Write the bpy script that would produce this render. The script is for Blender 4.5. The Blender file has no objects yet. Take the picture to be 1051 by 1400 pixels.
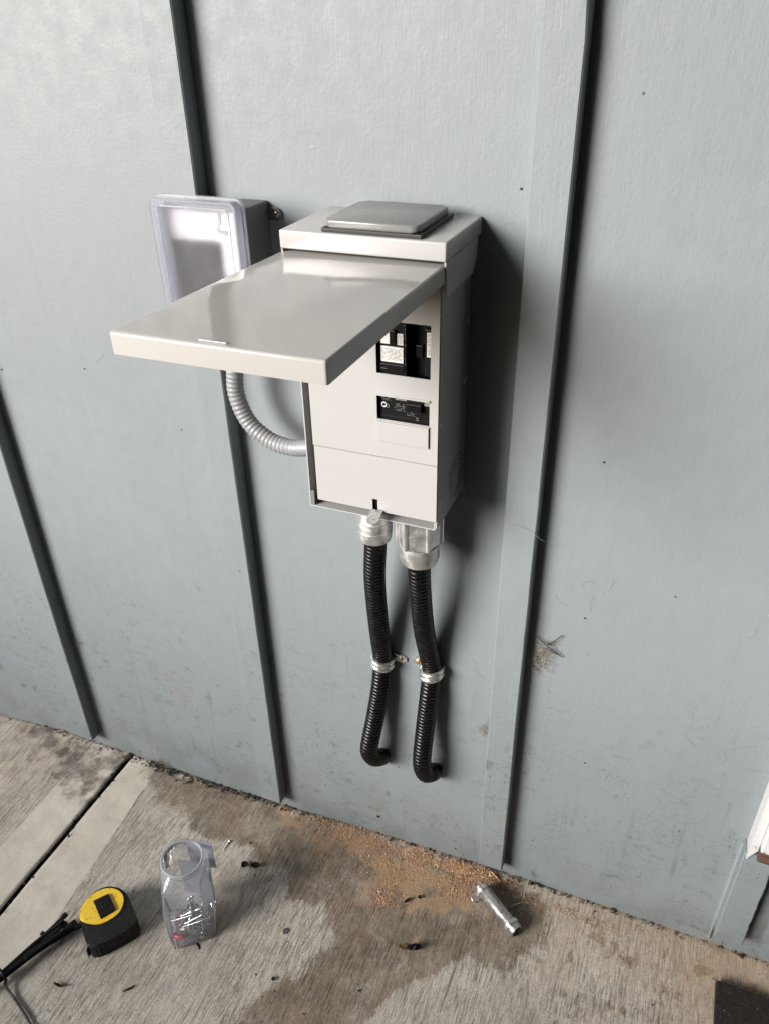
import bpy, bmesh, math, random
import numpy as np
from mathutils import Vector, Matrix
random.seed(7); rng = np.random.default_rng(7)
scene = bpy.context.scene
# ------------------------------------------------------------------ camera, world, sun, exposure
cam_d = bpy.data.cameras.new('camera'); cam = bpy.data.objects.new('camera', cam_d)
scene.collection.objects.link(cam); scene.camera = cam
cam_d.sensor_fit = 'VERTICAL'; cam_d.sensor_height = 36.0; cam_d.sensor_width = 27.0; cam_d.lens = 27.720
cam_d.clip_start = 0.02; cam_d.clip_end = 500
CR = [[0.92729, -0.186632, 0.324501], [0.373901, 0.503869, -0.778662], [-0.018183, 0.843377, 0.537015]]
cam.matrix_world = Matrix.Translation((0, -0.7800, 1.1909)) @ Matrix(CR).to_4x4()

SUN_TRAVEL = Vector((0.79, 1.0, -0.45)).normalized()      # light travels this way (from the open side of the porch)
world = bpy.data.worlds.new("World"); scene.world = world; world.use_nodes = True
wn = world.node_tree.nodes; wl = world.node_tree.links
for n in list(wn): wn.remove(n)
wo = wn.new('ShaderNodeOutputWorld'); wb = wn.new('ShaderNodeBackground'); sky = wn.new('ShaderNodeTexSky')
sky.sky_type = 'NISHITA'; sky.sun_disc = False
sky.sun_elevation = math.asin(-SUN_TRAVEL.z); sky.sun_rotation = math.atan2(-SUN_TRAVEL.x, -SUN_TRAVEL.y) % (2 * math.pi)
sky.air_density = 1.0; sky.dust_density = 2.0
wb.inputs['Strength'].default_value = 0.055
wl.new(sky.outputs[0], wb.inputs['Color']); wl.new(wb.outputs[0], wo.inputs['Surface'])
sun_d = bpy.data.lights.new('sun', 'SUN'); sun_d.energy = 4.6; sun_d.angle = math.radians(32); sun_d.color = (1.0, 0.975, 0.945)
sun = bpy.data.objects.new('sun', sun_d); scene.collection.objects.link(sun)
sun.rotation_euler = SUN_TRAVEL.to_track_quat('-Z', 'Y').to_euler(); sun.location = (-3, -4, 3)
vs = scene.view_settings; vs.view_transform = 'Standard'; vs.look = 'None'; vs.gamma = 1; vs.use_curve_mapping = False
vs.exposure = 1.14
scene.render.engine = 'CYCLES'
scene.cycles.max_bounces = 8; scene.cycles.transparent_max_bounces = 16; scene.cycles.caustics_refractive = True

# ------------------------------------------------------------------ helpers
C = scene.collection
ALB = .46        # the photo is exposed bright: real-world reflectances stay moderate, exposure lifts them
def mat(name, col, rough=.5, metal=0., **kw):
    m = bpy.data.materials.new(name); m.use_nodes = True
    b = m.node_tree.nodes['Principled BSDF']
    b.inputs['Base Color'].default_value = (*[c * ALB for c in col], 1); b.inputs['Roughness'].default_value = rough; b.inputs['Metallic'].default_value = metal
    for k, v in kw.items(): b.inputs[k].default_value = v
    return m
class NB:
    """small node building helper"""
    def __init__(s, m):
        s.m = m; s.t = m.node_tree; s.n = s.t.nodes; s.l = s.t.links; s.b = s.n['Principled BSDF']
        s.tc = s.n.new('ShaderNodeTexCoord'); s.geo = None
    def mapping(s, scale=(1, 1, 1), src='Object', rot=(0, 0, 0)):
        mp = s.n.new('ShaderNodeMapping'); mp.inputs['Scale'].default_value = scale; mp.inputs['Rotation'].default_value = rot
        s.l.new(s.tc.outputs[src], mp.inputs[0]); return mp.outputs[0]
    def noise(s, vec, scale, detail=4, rough=.55, dist=0.):
        n = s.n.new('ShaderNodeTexNoise'); n.inputs['Scale'].default_value = scale; n.inputs['Detail'].default_value = detail
        n.inputs['Roughness'].default_value = rough; n.inputs['Distortion'].default_value = dist
        s.l.new(vec, n.inputs['Vector']); return n.outputs['Fac']
    def vor(s, vec, scale, feature='F1', out='Distance'):
        n = s.n.new('ShaderNodeTexVoronoi'); n.feature = feature; n.inputs['Scale'].default_value = scale
        s.l.new(vec, n.inputs['Vector']); return n.outputs[out]
    def ramp(s, v, a, b, ca=0., cb=1.):
        n = s.n.new('ShaderNodeMapRange'); n.interpolation_type = 'SMOOTHSTEP'
        for i, x in zip((1, 2, 3, 4), (a, b, ca, cb)): n.inputs[i].default_value = x
        s.l.new(v, n.inputs[0]); return n.outputs[0]
    def math(s, op, a, b=None):
        n = s.n.new('ShaderNodeMath'); n.operation = op
        for i, x in enumerate((a, b)):
            if x is None: continue
            if isinstance(x, (int, float)): n.inputs[i].default_value = x
            else: s.l.new(x, n.inputs[i])
        return n.outputs[0]
    def mix(s, fac, a, b):
        n = s.n.new('ShaderNodeMix'); n.data_type = 'RGBA'
        for sock, x in ((n.inputs[0], fac), (n.inputs[6], a), (n.inputs[7], b)):
            if isinstance(x, (int, float)): sock.default_value = x
            elif isinstance(x, tuple): sock.default_value = (*[c * ALB for c in x], 1)
            else: s.l.new(x, sock)
        return n.outputs[2]
    def mixraw(s, fac, a, b):
        n = s.n.new('ShaderNodeMix'); n.data_type = 'RGBA'; s.l.new(fac, n.inputs[0]); n.inputs[6].default_value = (*a, 1); n.inputs[7].default_value = (*b, 1); return n.outputs[2]
    def mul(s, fac, a, b):
        n = s.n.new('ShaderNodeMix'); n.data_type = 'RGBA'; n.blend_type = 'MULTIPLY'
        if isinstance(fac, (int, float)): n.inputs[0].default_value = fac
        else: s.l.new(fac, n.inputs[0])
        s.l.new(a, n.inputs[6])
        if isinstance(b, tuple): n.inputs[7].default_value = (*b, 1)
        else: s.l.new(b, n.inputs[7])
        return n.outputs[2]
    def bump(s, h, strength, dist, prev=None):
        n = s.n.new('ShaderNodeBump'); n.inputs['Strength'].default_value = strength; n.inputs['Distance'].default_value = dist
        s.l.new(h, n.inputs['Height'])
        if prev is not None: s.l.new(prev, n.inputs['Normal'])
        return n.outputs[0]
    def sepxyz(s):
        n = s.n.new('ShaderNodeSeparateXYZ'); s.l.new(s.tc.outputs['Object'], n.inputs[0]); return n.outputs
    def attr(s, name):
        n = s.n.new('ShaderNodeVertexColor'); n.layer_name = name
        q = s.n.new('ShaderNodeSeparateColor'); s.l.new(n.outputs[0], q.inputs[0]); return q.outputs[0], q.outputs[1], q.outputs[2], n.outputs[1]
    def set(s, name, v): s.l.new(v, s.b.inputs[name])

def tag(o, label=None, cat=None, group=None, kind=None):
    if label: o['label'] = label
    if cat: o['category'] = cat
    if group: o['group'] = group
    if kind: o['kind'] = kind
    return o
def empty(name, loc, label, cat, group=None, rz=0.):
    o = bpy.data.objects.new(name, None); C.objects.link(o); o.location = loc; o.rotation_euler = (0, 0, rz)
    o.empty_display_size = .02
    tag(o, label, cat, group); bpy.context.view_layer.update(); return o
def link(name, bm, m, parent=None, smooth=False, world=True, autosmooth=None):
    """turn a bmesh in WORLD coordinates into one object; under a parent it keeps its place"""
    me = bpy.data.meshes.new(name)
    bmesh.ops.recalc_face_normals(bm, faces=bm.faces)
    if parent is not None and world:
        pm = Matrix.LocRotScale(parent.location, parent.rotation_euler, None)
        if parent.parent is not None:
            g = parent.parent; pm = Matrix.LocRotScale(g.location, g.rotation_euler, None) @ pm
        bmesh.ops.transform(bm, matrix=pm.inverted(), verts=bm.verts)
    bm.to_mesh(me); bm.free()
    mats = m if isinstance(m, (list, tuple)) else [m]
    for x in mats: me.materials.append(x)
    if smooth or autosmooth:
        me.polygons.foreach_set('use_smooth', [True] * len(me.polygons))
        if autosmooth: me.set_sharp_from_angle(angle=math.radians(autosmooth))
    o = bpy.data.objects.new(name, me); C.objects.link(o)
    if parent is not None: o.parent = parent
    return o
def box(bm, x0, x1, y0, y1, z0, z1, bev=0., seg=2):
    v = [bm.verts.new((x, y, z)) for x in (x0, x1) for y in (y0, y1) for z in (z0, z1)]
    fs = [bm.faces.new([v[i] for i in q]) for q in ((0, 1, 3, 2), (4, 6, 7, 5), (0, 4, 5, 1), (2, 3, 7, 6), (0, 2, 6, 4), (1, 5, 7, 3))]
    if bev:
        es = list({e for f in fs for e in f.edges})
        r = bmesh.ops.bevel(bm, geom=es, offset=bev, segments=seg, affect='EDGES', profile=.6)
        return list({vv for f in r['faces'] for vv in f.verts})
    return v
def B(*a, **k):
    bm = bmesh.new(); box(bm, *a, **k); return bm
def prism(bm, pts, axis, a, b, bev=0.):
    """polygon pts (2D) extruded along axis from a to b"""
    def P(p, t): return {'x': (t, p[0], p[1]), 'y': (p[0], t, p[1]), 'z': (p[0], p[1], t)}[axis]
    va = [bm.verts.new(P(p, a)) for p in pts]; vb = [bm.verts.new(P(p, b)) for p in pts]
    f1 = bm.faces.new(va); f2 = bm.faces.new(vb[::-1]); n = len(pts); fs = [f1, f2]
    for i in range(n): fs.append(bm.faces.new([va[i], vb[i], vb[(i + 1) % n], va[(i + 1) % n]]))
    if bev: bmesh.ops.bevel(bm, geom=list(set(f1.edges) | set(f2.edges)), offset=bev, segments=2, affect='EDGES', profile=.6)
    return bm
def plate(bm, xs, zs, holes, y0, y1):
    """vertical plate with rectangular holes, one clean surface"""
    xs = sorted(set(xs) | {h[0] for h in holes} | {h[1] for h in holes}); zs = sorted(set(zs) | {h[2] for h in holes} | {h[3] for h in holes})
    V = {}
    def g(i, j, k):
        if (i, j, k) not in V: V[i, j, k] = bm.verts.new((xs[i], (y0, y1)[k], zs[j]))
        return V[i, j, k]
    def fill(i, j):
        if not (0 <= i < len(xs) - 1 and 0 <= j < len(zs) - 1): return False
        x = (xs[i] + xs[i + 1]) / 2; z = (zs[j] + zs[j + 1]) / 2
        return not any(h[0] < x < h[1] and h[2] < z < h[3] for h in holes)
    for i in range(len(xs) - 1):
        for j in range(len(zs) - 1):
            if not fill(i, j): continue
            for k in (0, 1): bm.faces.new([g(i, j, k), g(i + 1, j, k), g(i + 1, j + 1, k), g(i, j + 1, k)])
            for di, dj, a, b in ((-1, 0, (i, j), (i, j + 1)), (1, 0, (i + 1, j), (i + 1, j + 1)), (0, -1, (i, j), (i + 1, j)), (0, 1, (i, j + 1), (i + 1, j + 1))):
                if not fill(i + di, j + dj): bm.faces.new([g(*a, 0), g(*b, 0), g(*b, 1), g(*a, 1)])
    return bm
def catmull(pts, step):
    P = [Vector(p) for p in pts]; P = [P[0] * 2 - P[1]] + P + [P[-1] * 2 - P[-2]]; out = []
    for i in range(1, len(P) - 2):
        n = max(2, int((P[i + 1] - P[i]).length / step * 2))
        for k in range(n):
            t = k / n; a, b, c, d = P[i - 1:i + 3]
            out.append(.5 * ((2 * b) + (c - a) * t + (2 * a - 5 * b + 4 * c - d) * t * t + (3 * b - a - 3 * c + d) * t ** 3))
    out.append(P[-2]); q = [out[0]]; acc = 0.
    for i in range(1, len(out)):        # even spacing
        seg = out[i] - out[i - 1]; L = seg.length
        while acc + L >= step:
            r = (step - acc) / L; p = out[i - 1] + seg * r; q.append(p); seg = out[i] - p; out[i - 1] = p; L = seg.length; acc = 0.
        acc += L
    return q
def tube(bm, path, rad, n=12, caps=True, flat=1., up=None):
    """sweep a circle (or flattened strip) along a path of points; rad may be a list"""
    P = [Vector(p) for p in path]; N = len(P)
    R_ = rad if isinstance(rad, (list, tuple)) else [rad] * N
    T = [(P[min(i + 1, N - 1)] - P[max(i - 1, 0)]).normalized() for i in range(N)]
    u = Vector(up) if up else (Vector((0, 0, 1)) if abs(T[0].z) < .9 else Vector((1, 0, 0)))
    u = (u - T[0] * u.dot(T[0])).normalized(); rings = []
    for i in range(N):
        u = (u - T[i] * u.dot(T[i])).normalized(); w = T[i].cross(u)
        rings.append([bm.verts.new(P[i] + (u * math.cos(a) * flat + w * math.sin(a)) * R_[i]) for a in (2 * math.pi * k / n for k in range(n))])
    for i in range(N - 1):
        for k in range(n): bm.faces.new([rings[i][k], rings[i][(k + 1) % n], rings[i + 1][(k + 1) % n], rings[i + 1][k]])
    if caps:
        bm.faces.new(rings[0][::-1]); bm.faces.new(rings[-1])
    return bm
def lathe(bm, prof, origin, axis, n=32, squash=None):
    """prof = [(radius, distance along axis)]"""
    A = Vector(axis).normalized(); o = Vector(origin)
    u = A.orthogonal().normalized(); w = A.cross(u); rings = []
    for r, h in prof:
        if r <= 1e-7: rings.append([bm.verts.new(o + A * h)]); continue
        rings.append([bm.verts.new(o + A * h + (u * math.cos(t) + w * math.sin(t)) * r) for t in (2 * math.pi * k / n for k in range(n))])
    for a, b in zip(rings, rings[1:]):
        for k in range(n):
            if len(a) == 1 and len(b) == 1: continue
            if len(a) == 1: bm.faces.new([a[0], b[k], b[(k + 1) % n]])
            elif len(b) == 1: bm.faces.new([a[k], b[0], a[(k + 1) % n]])
            else: bm.faces.new([a[k], a[(k + 1) % n], b[(k + 1) % n], b[k]])
    return bm
def torus(bm, c, axis, R_, r, n=36, m=8):
    A = Vector(axis).normalized(); u = A.orthogonal().normalized(); w = A.cross(u); c = Vector(c); rings = []
    for i in range(n):
        t = 2 * math.pi * i / n; d = u * math.cos(t) + w * math.sin(t)
        rings.append([bm.verts.new(c + d * (R_ + r * math.cos(s)) + A * r * math.sin(s)) for s in (2 * math.pi * k / m for k in range(m))])
    for i in range(n):
        for k in range(m): bm.faces.new([rings[i][k], rings[i][(k + 1) % m], rings[(i + 1) % n][(k + 1) % m], rings[(i + 1) % n][k]])
    return bm
def sm(a, b, x): t = min(1, max(0, (x - a) / (b - a))); return t * t * (3 - 2 * t)
def fz(x):            # the slab falls away a little to the left
    return -.030 * sm(-.08, -.72, x) - .022 * sm(-1.0, -1.25, x)
def fz_np(x):
    def s(a, b): t = np.clip((x - a) / (b - a), 0, 1); return t * t * (3 - 2 * t)
    return -.030 * s(-.08, -.72) - .022 * s(-1.0, -1.25)

# ------------------------------------------------------------------ materials
def wall_paint():
    m = mat('wall_paint', (.42, .435, .44), .55); k = NB(m); v = k.mapping()
    z = k.sepxyz()[2]
    tone = k.ramp(k.noise(v, 2.3, 3), .3, .7, -.5, .5)
    col = k.mix(k.ramp(k.noise(v, 3.1, 5), .35, .7), (.345, .386, .404), (.322, .362, .382))  # own grey paint; extra blue stands in for cool sky light
    vs_ = k.mapping((60, 60, 4)); streak = k.noise(vs_, 1., 5, .65)
    col = k.mix(k.math('MULTIPLY', k.ramp(streak, .55, .8), .35), col, (.27, .305, .312))
    low = k.ramp(z, .62, .08)                                    # splash-back dirt near the slab
    dn = k.noise(v, 34, 6, .7); dn2 = k.noise(k.mapping((1.2, 1, .6)), 9, 4, .6, 1.2)
    scuff = k.math('MULTIPLY', k.ramp(k.noise(k.mapping((1, 1, 2.6), rot=(0, .45, 0)), 34, 7, .82, .8), .545, .60), k.ramp(k.noise(v, 7, 3), .44, .56))
    specks = k.math('MULTIPLY', k.ramp(k.noise(v, 230, 3, .6), .60, .64), k.ramp(k.noise(v, 12, 4), .46, .60))
    drip = k.math('MULTIPLY', k.ramp(k.noise(k.mapping((75, 1, 3.0)), 1., 4, .6), .56, .68), k.ramp(k.noise(v, 4.5, 3), .46, .58))
    d = k.math('MULTIPLY', k.math('MULTIPLY', k.ramp(dn, .56, .66), k.ramp(dn2, .45, .60)), .7)
    d = k.math('MAXIMUM', d, k.math('MULTIPLY', scuff, .42)); d = k.math('MAXIMUM', d, specks); d = k.math('MAXIMUM', d, k.math('MULTIPLY', drip, .40))
    d = k.math('MULTIPLY', d, k.math('ADD', k.math('MULTIPLY', low, .92), .05))
    col = k.mul(k.math('MULTIPLY', k.ramp(k.noise(v, 1.7, 4), .40, .65), low), col, (.91, .955, .965))
    col = k.mul(k.math('MULTIPLY', k.ramp(z, .16, -.03), k.ramp(k.noise(v, 15, 5), .30, .70)), col, (.80, .78, .74))
    col = k.mix(d, col, (.13, .125, .11))
    rust = k.math('MULTIPLY', k.math('MULTIPLY', k.ramp(k.noise(v, 7.7, 4), .60, .72), k.ramp(k.noise(v, 60, 3), .5, .65)), low)
    col = k.mix(k.math('MULTIPLY', rust, .55), col, (.34, .26, .16))
    sp = k.n.new('ShaderNodeTexVoronoi'); sp.inputs['Scale'].default_value = 26; k.l.new(v, sp.inputs['Vector'])
    sel = k.n.new('ShaderNodeSeparateColor'); k.l.new(sp.outputs['Color'], sel.inputs[0])
    dot = k.math('MULTIPLY', k.ramp(sp.outputs['Distance'], .045, .03), k.ramp(sel.outputs[0], .72, .73))
    col = k.mix(k.math('MULTIPLY', dot, .8), col, (.05, .045, .04))
    sp2 = k.n.new('ShaderNodeTexVoronoi'); sp2.inputs['Scale'].default_value = 19; k.l.new(k.mapping((1, 1, 1), rot=(.3, .4, .5)), sp2.inputs['Vector'])
    sel2 = k.n.new('ShaderNodeSeparateColor'); k.l.new(sp2.outputs['Color'], sel2.inputs[0])
    dot2 = k.math('MULTIPLY', k.ramp(sp2.outputs['Distance'], .05, .035), k.ramp(sel2.outputs[1], .93, .94))
    col = k.mix(k.math('MULTIPLY', dot2, .7), col, (.72, .74, .73))
    k.set('Base Color', col)
    k.set('Roughness', k.ramp(k.noise(v, 40, 3), .3, .7, .5, .62))
    peel = k.noise(v, 230, 3, .6); grain = k.noise(k.mapping((520, 520, 22)), 1., 4, .6); swell = k.noise(k.mapping((1, 1, .5)), 55, 2)
    nrm = k.bump(peel, .34, .0007); nrm = k.bump(grain, .28, .0006, nrm); nrm = k.bump(swell, .25, .0016, nrm)
    nrm = k.bump(dot2, .6, .0008, nrm)
    k.set('Normal', nrm); return m
def enamel(name, col, rough=.22):
    m = mat(name, col, rough); k = NB(m); v = k.mapping()
    k.set('Base Color', k.mix(k.ramp(k.noise(v, 6, 4), .3, .7), col, tuple(c * .96 for c in col)))
    scr = k.ramp(k.noise(k.mapping((14, 300, 14), rot=(0, 0, .35)), 1., 4, .6, .6), .68, .74)
    k.set('Roughness', k.math('ADD', k.ramp(k.noise(v, 18, 4), .3, .7, rough - .04, rough + .07), k.math('MULTIPLY', scr, .0)))
    k.set('Normal', k.bump(k.noise(v, 380, 2), .05, .0004)); return m
def metal(name, col, rough, bump=.1, sc=300, dirt=0.):
    col = tuple(a / ALB for a in col); m = mat(name, col, rough, .9); k = NB(m); v = k.mapping()
    k.set('Roughness', k.ramp(k.noise(v, 90, 4), .3, .7, rough * .75, rough * 1.35))
    c = k.mix(k.ramp(k.noise(v, 70, 5), .3, .7), col, tuple(a * .78 for a in col))
    if dirt: c = k.mix(k.math('MULTIPLY', k.ramp(k.noise(v, 130, 4), .5, .62), dirt), c, (.16, .11, .07))
    k.set('Base Color', c); k.set('Normal', k.bump(k.noise(v, sc, 3), bump, .0006)); return m
M = {}
M['wall'] = wall_paint()
M['box'] = enamel('box_enamel', (.68, .668, .66))
M['lid'] = enamel('lid_enamel', (.72, .695, .665), .07)
M['hub'] = enamel('hub_enamel', (.29, .295, .29), .24)
M['gasket'] = mat('gasket_rubber', (.015, .015, .015), .6)
M['outlet'] = enamel('outlet_box_grey', (.15, .155, .16), .38)
M['graytube'] = mat('grey_conduit', (.36, .375, .385), .42)
M['block_dark'] = mat('light_block_dark', (.05, .04, .03), .8)  # dark so the added light-blocking walls bounce little
M['block_grey'] = mat('light_block_grey', (.12, .12, .115), .8)  # for the added low light blocker
M['black'] = mat('black_plastic', (.009, .009, .010), .36, **{'Specular IOR Level': .2})
M['tubeblack'] = mat('black_conduit', (.009, .009, .010), .27, **{'Specular IOR Level': .3})
M['breaker'] = mat('breaker_plastic', (.010, .010, .011), .35, **{'Specular IOR Level': .3})
M['label'] = mat('paper_label', (1.15, 1.13, 1.10), .6)
M['print'] = mat('label_print', (.22, .22, .22), .6)
M['printpale'] = mat('pale_print', (.22, .22, .21), .6)
M['cast'] = metal('cast_zinc', (.66, .655, .64), .40, .5, 420)
M['steel'] = metal('plated_steel', (.50, .495, .48), .30, .03, 400, .15)
M['zinc'] = metal('bright_zinc', (.74, .74, .73), .24, .12)
M['brass'] = metal('dull_brass', (.42, .33, .2), .35, .1)
M['yellow'] = mat('yellow_plastic', (.62, .44, .02), .38)
M['rubber'] = mat('black_rubber', (.014, .014, .015), .55, **{'Specular IOR Level': .25})
M['red'] = mat('red_plastic', (.9, .05, .07), .35)
M['white'] = mat('white_trim_paint', (.92, .92, .93), .45)
M['rawwood'] = mat('bare_worn_wood', (.17, .09, .05), .85)
M['leaf'] = mat('dry_leaf', (.42, .22, .08), .7)
M['deadleaf'] = mat('dead_leaf', (.055, .03, .02), .8)
M['web'] = mat('cobweb_fibre', (.16, .15, .13), .9)
M['webpale'] = mat('pale_fibre', (.55, .54, .5), .9)
M['ceiling'] = mat('ceiling_boards', (.16, .115, .075), .7)
M['nest'] = mat('nest_fibre', (.42, .33, .24), .9)
M['copper'] = metal('copper_wire', (.7, .36, .2), .3)
def clear_plastic(name, tint, milky, rough=.1):
    m = bpy.data.materials.new(name); m.use_nodes = True; t = m.node_tree; n = t.nodes
    for x in list(n): n.remove(x)
    out = n.new('ShaderNodeOutputMaterial'); tr = n.new('ShaderNodeBsdfTransparent'); tr.inputs[0].default_value = (*tint, 1)
    df = n.new('ShaderNodeBsdfDiffuse'); df.inputs[0].default_value = (.66, .68, .75, 1)
    tl = n.new('ShaderNodeBsdfTranslucent'); tl.inputs[0].default_value = (.66, .68, .75, 1)
    gl = n.new('ShaderNodeBsdfGlossy'); gl.inputs['Roughness'].default_value = rough
    fr = n.new('ShaderNodeFresnel'); fr.inputs[0].default_value = 1.33
    m0 = n.new('ShaderNodeMixShader'); m0.inputs[0].default_value = .5; t.links.new(df.outputs[0], m0.inputs[1]); t.links.new(tl.outputs[0], m0.inputs[2])
    m1 = n.new('ShaderNodeMixShader'); m1.inputs[0].default_value = milky; t.links.new(tr.outputs[0], m1.inputs[1]); t.links.new(m0.outputs[0], m1.inputs[2])
    m2 = n.new('ShaderNodeMixShader'); t.links.new(fr.outputs[0], m2.inputs[0]); t.links.new(m1.outputs[0], m2.inputs[1]); t.links.new(gl.outputs[0], m2.inputs[2])
    t.links.new(m2.outputs[0], out.inputs[0]); return m
M['clear'] = clear_plastic('clear_plastic', (.98, .985, .99), .24)
M['milky'] = clear_plastic('milky_plastic', (.95, .955, .97), .5, .2)
M['frost'] = mat('frosted_window', (2.1, 2.08, 2.15), .8, **{'Transmission Weight': 1., 'IOR': 1.18})

def concrete():
    m = mat('broomed_concrete', (.3, .29, .27), .85); k = NB(m); v = k.mapping()
    r, g, b, a = k.attr('mask')           # r damp stain, g sawdust film, b dark grime, a smooth trowelled band
    warp = k.noise(v, 5, 2)
    broom = k.noise(k.mapping((360, 30, 1), rot=(0, 0, .10)), 1., 6, .86, .5); broom2 = k.noise(k.mapping((130, 5, 1), rot=(0, 0, .12)), 1., 5, .8, .6)
    fine = k.noise(k.mapping((1, .6, 1)), 620, 5, .85); mott = k.noise(v, 26, 6, .65); big = k.noise(v, 5, 4)
    rough_f = k.math('SUBTRACT', 1., k.math('MULTIPLY', a, .88))
    col = k.mix(k.ramp(mott, .3, .72), (1.12, 1.0, .85), (.85, .75, .625))
    col = k.mix(k.ramp(big, .35, .7), col, (1.20, 1.11, .98))
    bandc = k.mix(k.ramp(mott, .3, .7), (1.20, 1.11, .96), (1.0, .915, .785))
    col = k.mix(a, col, bandc)
    groove = k.math('MULTIPLY', k.math('MULTIPLY', k.math('MAXIMUM', k.math('MULTIPLY', k.math('MULTIPLY', k.ramp(broom, .53, .43), k.ramp(fine, .64, .44)), k.ramp(k.noise(v, 19, 4, .6), .34, .62, .45, 1.)), k.math('MULTIPLY', k.ramp(broom2, .43, .33), .9)), .95), rough_f)
    col = k.mix(groove, col, (.19, .175, .155))
    speck = k.math('MULTIPLY', k.math('MULTIPLY', k.ramp(fine, .54, .60), .85), k.math('ADD', k.math('MULTIPLY', rough_f, .85), .15)); col = k.mix(speck, col, (.15, .135, .115))
    col = k.mix(k.math('MULTIPLY', k.ramp(k.vor(v, 330), .16, .08), k.ramp(mott, .45, .6, 0., .7)), col, (1.5, 1.42, 1.3))
    e = k.math('ADD', r, k.math('MULTIPLY', k.math('SUBTRACT', k.noise(k.mapping((1.6, .8, 1)), 42, 7, .8), .5), 1.7))
    e = k.math('ADD', e, k.math('MULTIPLY', k.math('SUBTRACT', broom2, .5), .9))
    e = k.math('ADD', e, k.math('MULTIPLY', k.math('SUBTRACT', k.noise(k.mapping((1.5, .6, 1)), 11, 4, .6), .5), .8)); st = k.ramp(e, .36, .62); damp = k.mix(k.ramp(mott, .3, .7), (.36, .30, .24), (.22, .175, .135))
    st = k.math('MULTIPLY', st, k.ramp(k.noise(v, 17, 6, .75), .32, .56, .50, 1.)); col = k.mul(k.math('MULTIPLY', st, .95), col, k.mixraw(k.math('ADD', k.math('MULTIPLY', k.ramp(mott, .3, .7), .5), k.math('MULTIPLY', k.ramp(k.noise(v, 85, 5, .75), .35, .65), .5)), (.53, .455, .38), (.37, .31, .255)))
    gr = k.math('ADD', b, k.math('MULTIPLY', k.math('SUBTRACT', k.noise(v, 48, 6, .7), .5), 1.3))
    col = k.mix(k.math('MULTIPLY', k.ramp(gr, .32, .95), .85), col, (.12, .10, .09))
    f = k.math('ADD', g, k.math('MULTIPLY', k.math('SUBTRACT', k.noise(v, 120, 5, .75), .5), .9))
    col = k.mix(k.math('MULTIPLY', k.ramp(f, .30, .8), .72), col, k.mix(k.ramp(fine, .35, .65), (.95, .64, .38), (.62, .39, .22)))
    k.set('Base Color', col)
    k.set('Roughness', k.math('SUBTRACT', .9, k.math('MULTIPLY', st, .12)))
    h = k.math('MULTIPLY', broom, rough_f)
    n1 = k.bump(h, .85, .0022); n1 = k.bump(k.math('MULTIPLY', broom2, rough_f), .35, .002, n1); n1 = k.bump(fine, .75, .0014, n1); n1 = k.bump(mott, .25, .003, n1)
    k.set('Normal', n1); return m
M['concrete'] = concrete()
def sawdust_m():
    m = mat('sawdust', (.5, .26, .12), .8); k = NB(m); v = k.mapping()
    c = k.mix(k.ramp(k.noise(v, 420, 2), .35, .65), (1.4, .88, .52), (.80, .42, .20)); c = k.mix(k.ramp(k.noise(v, 900, 1), .6, .7), c, (1.6, 1.15, .78))
    k.set('Base Color', c); return m
M['sawdust'] = sawdust_m()
def matm():
    m = mat('doormat_fibre', (.02, .014, .011), .95); k = NB(m); v = k.mapping()
    c = k.mix(k.ramp(k.noise(v, 150, 5, .75), .52, .72), (.018, .012, .010), (.10, .06, .045)); c = k.mix(k.ramp(k.noise(v, 420, 3), .62, .72), c, (.30, .22, .16))
    k.set('Base Color', c); k.set('Normal', k.bump(k.noise(v, 500, 4, .7), 1., .003)); return m
M['mat'] = matm()
def woodm():
    m = M['rawwood']; k = NB(m); v = k.mapping((30, 200, 200))
    k.set('Base Color', k.mix(k.ramp(k.noise(v, 1, 5, .7), .35, .65), (.20, .105, .06), (.07, .035, .022))); k.set('Normal', k.bump(k.noise(v, 2, 4), .6, .002))
woodm()
def grassm():
    m = mat('lawn_grass', (.05, .08, .03), .9); k = NB(m); k.set('Base Color', k.mix(k.noise(k.mapping(), 3, 5), (.05, .08, .025), (.10, .10, .05))); return m
M['grass'] = grassm()
def whitem():
    m = M['white']; k = NB(m); v = k.mapping()
    d = k.math('MULTIPLY', k.ramp(k.noise(v, 55, 6, .7), .56, .68), k.ramp(k.sepxyz()[2], .09, -.005))
    k.set('Base Color', k.mix(d, (.92, .92, .93), (.40, .27, .18))); k.set('Normal', k.bump(k.noise(v, 90, 3), .2, .001))
whitem()
def yel():
    m = M['yellow']; k = NB(m); v = k.mapping()
    k.set('Base Color', k.mix(k.math('MULTIPLY', k.ramp(k.noise(v, 160, 5, .7), .56, .64), .8), (1.5, 1.0, .06), (.20, .15, .06)))
yel()
def blk(m, c1, c2, r):
    k = NB(m); v = k.mapping(); k.set('Base Color', k.mix(k.ramp(k.noise(v, 120, 5, .7), .5, .7), c1, c2)); k.set('Roughness', k.ramp(k.noise(v, 90, 3), .3, .7, r - .06, r + .12))
blk(M['rubber'], (.013, .013, .014), (.035, .032, .030), .5); blk(M['tubeblack'], (.004, .004, .005), (.008, .008, .009), .27)
blk(M['graytube'], (.36, .372, .39), (.31, .322, .338), .48)

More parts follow.
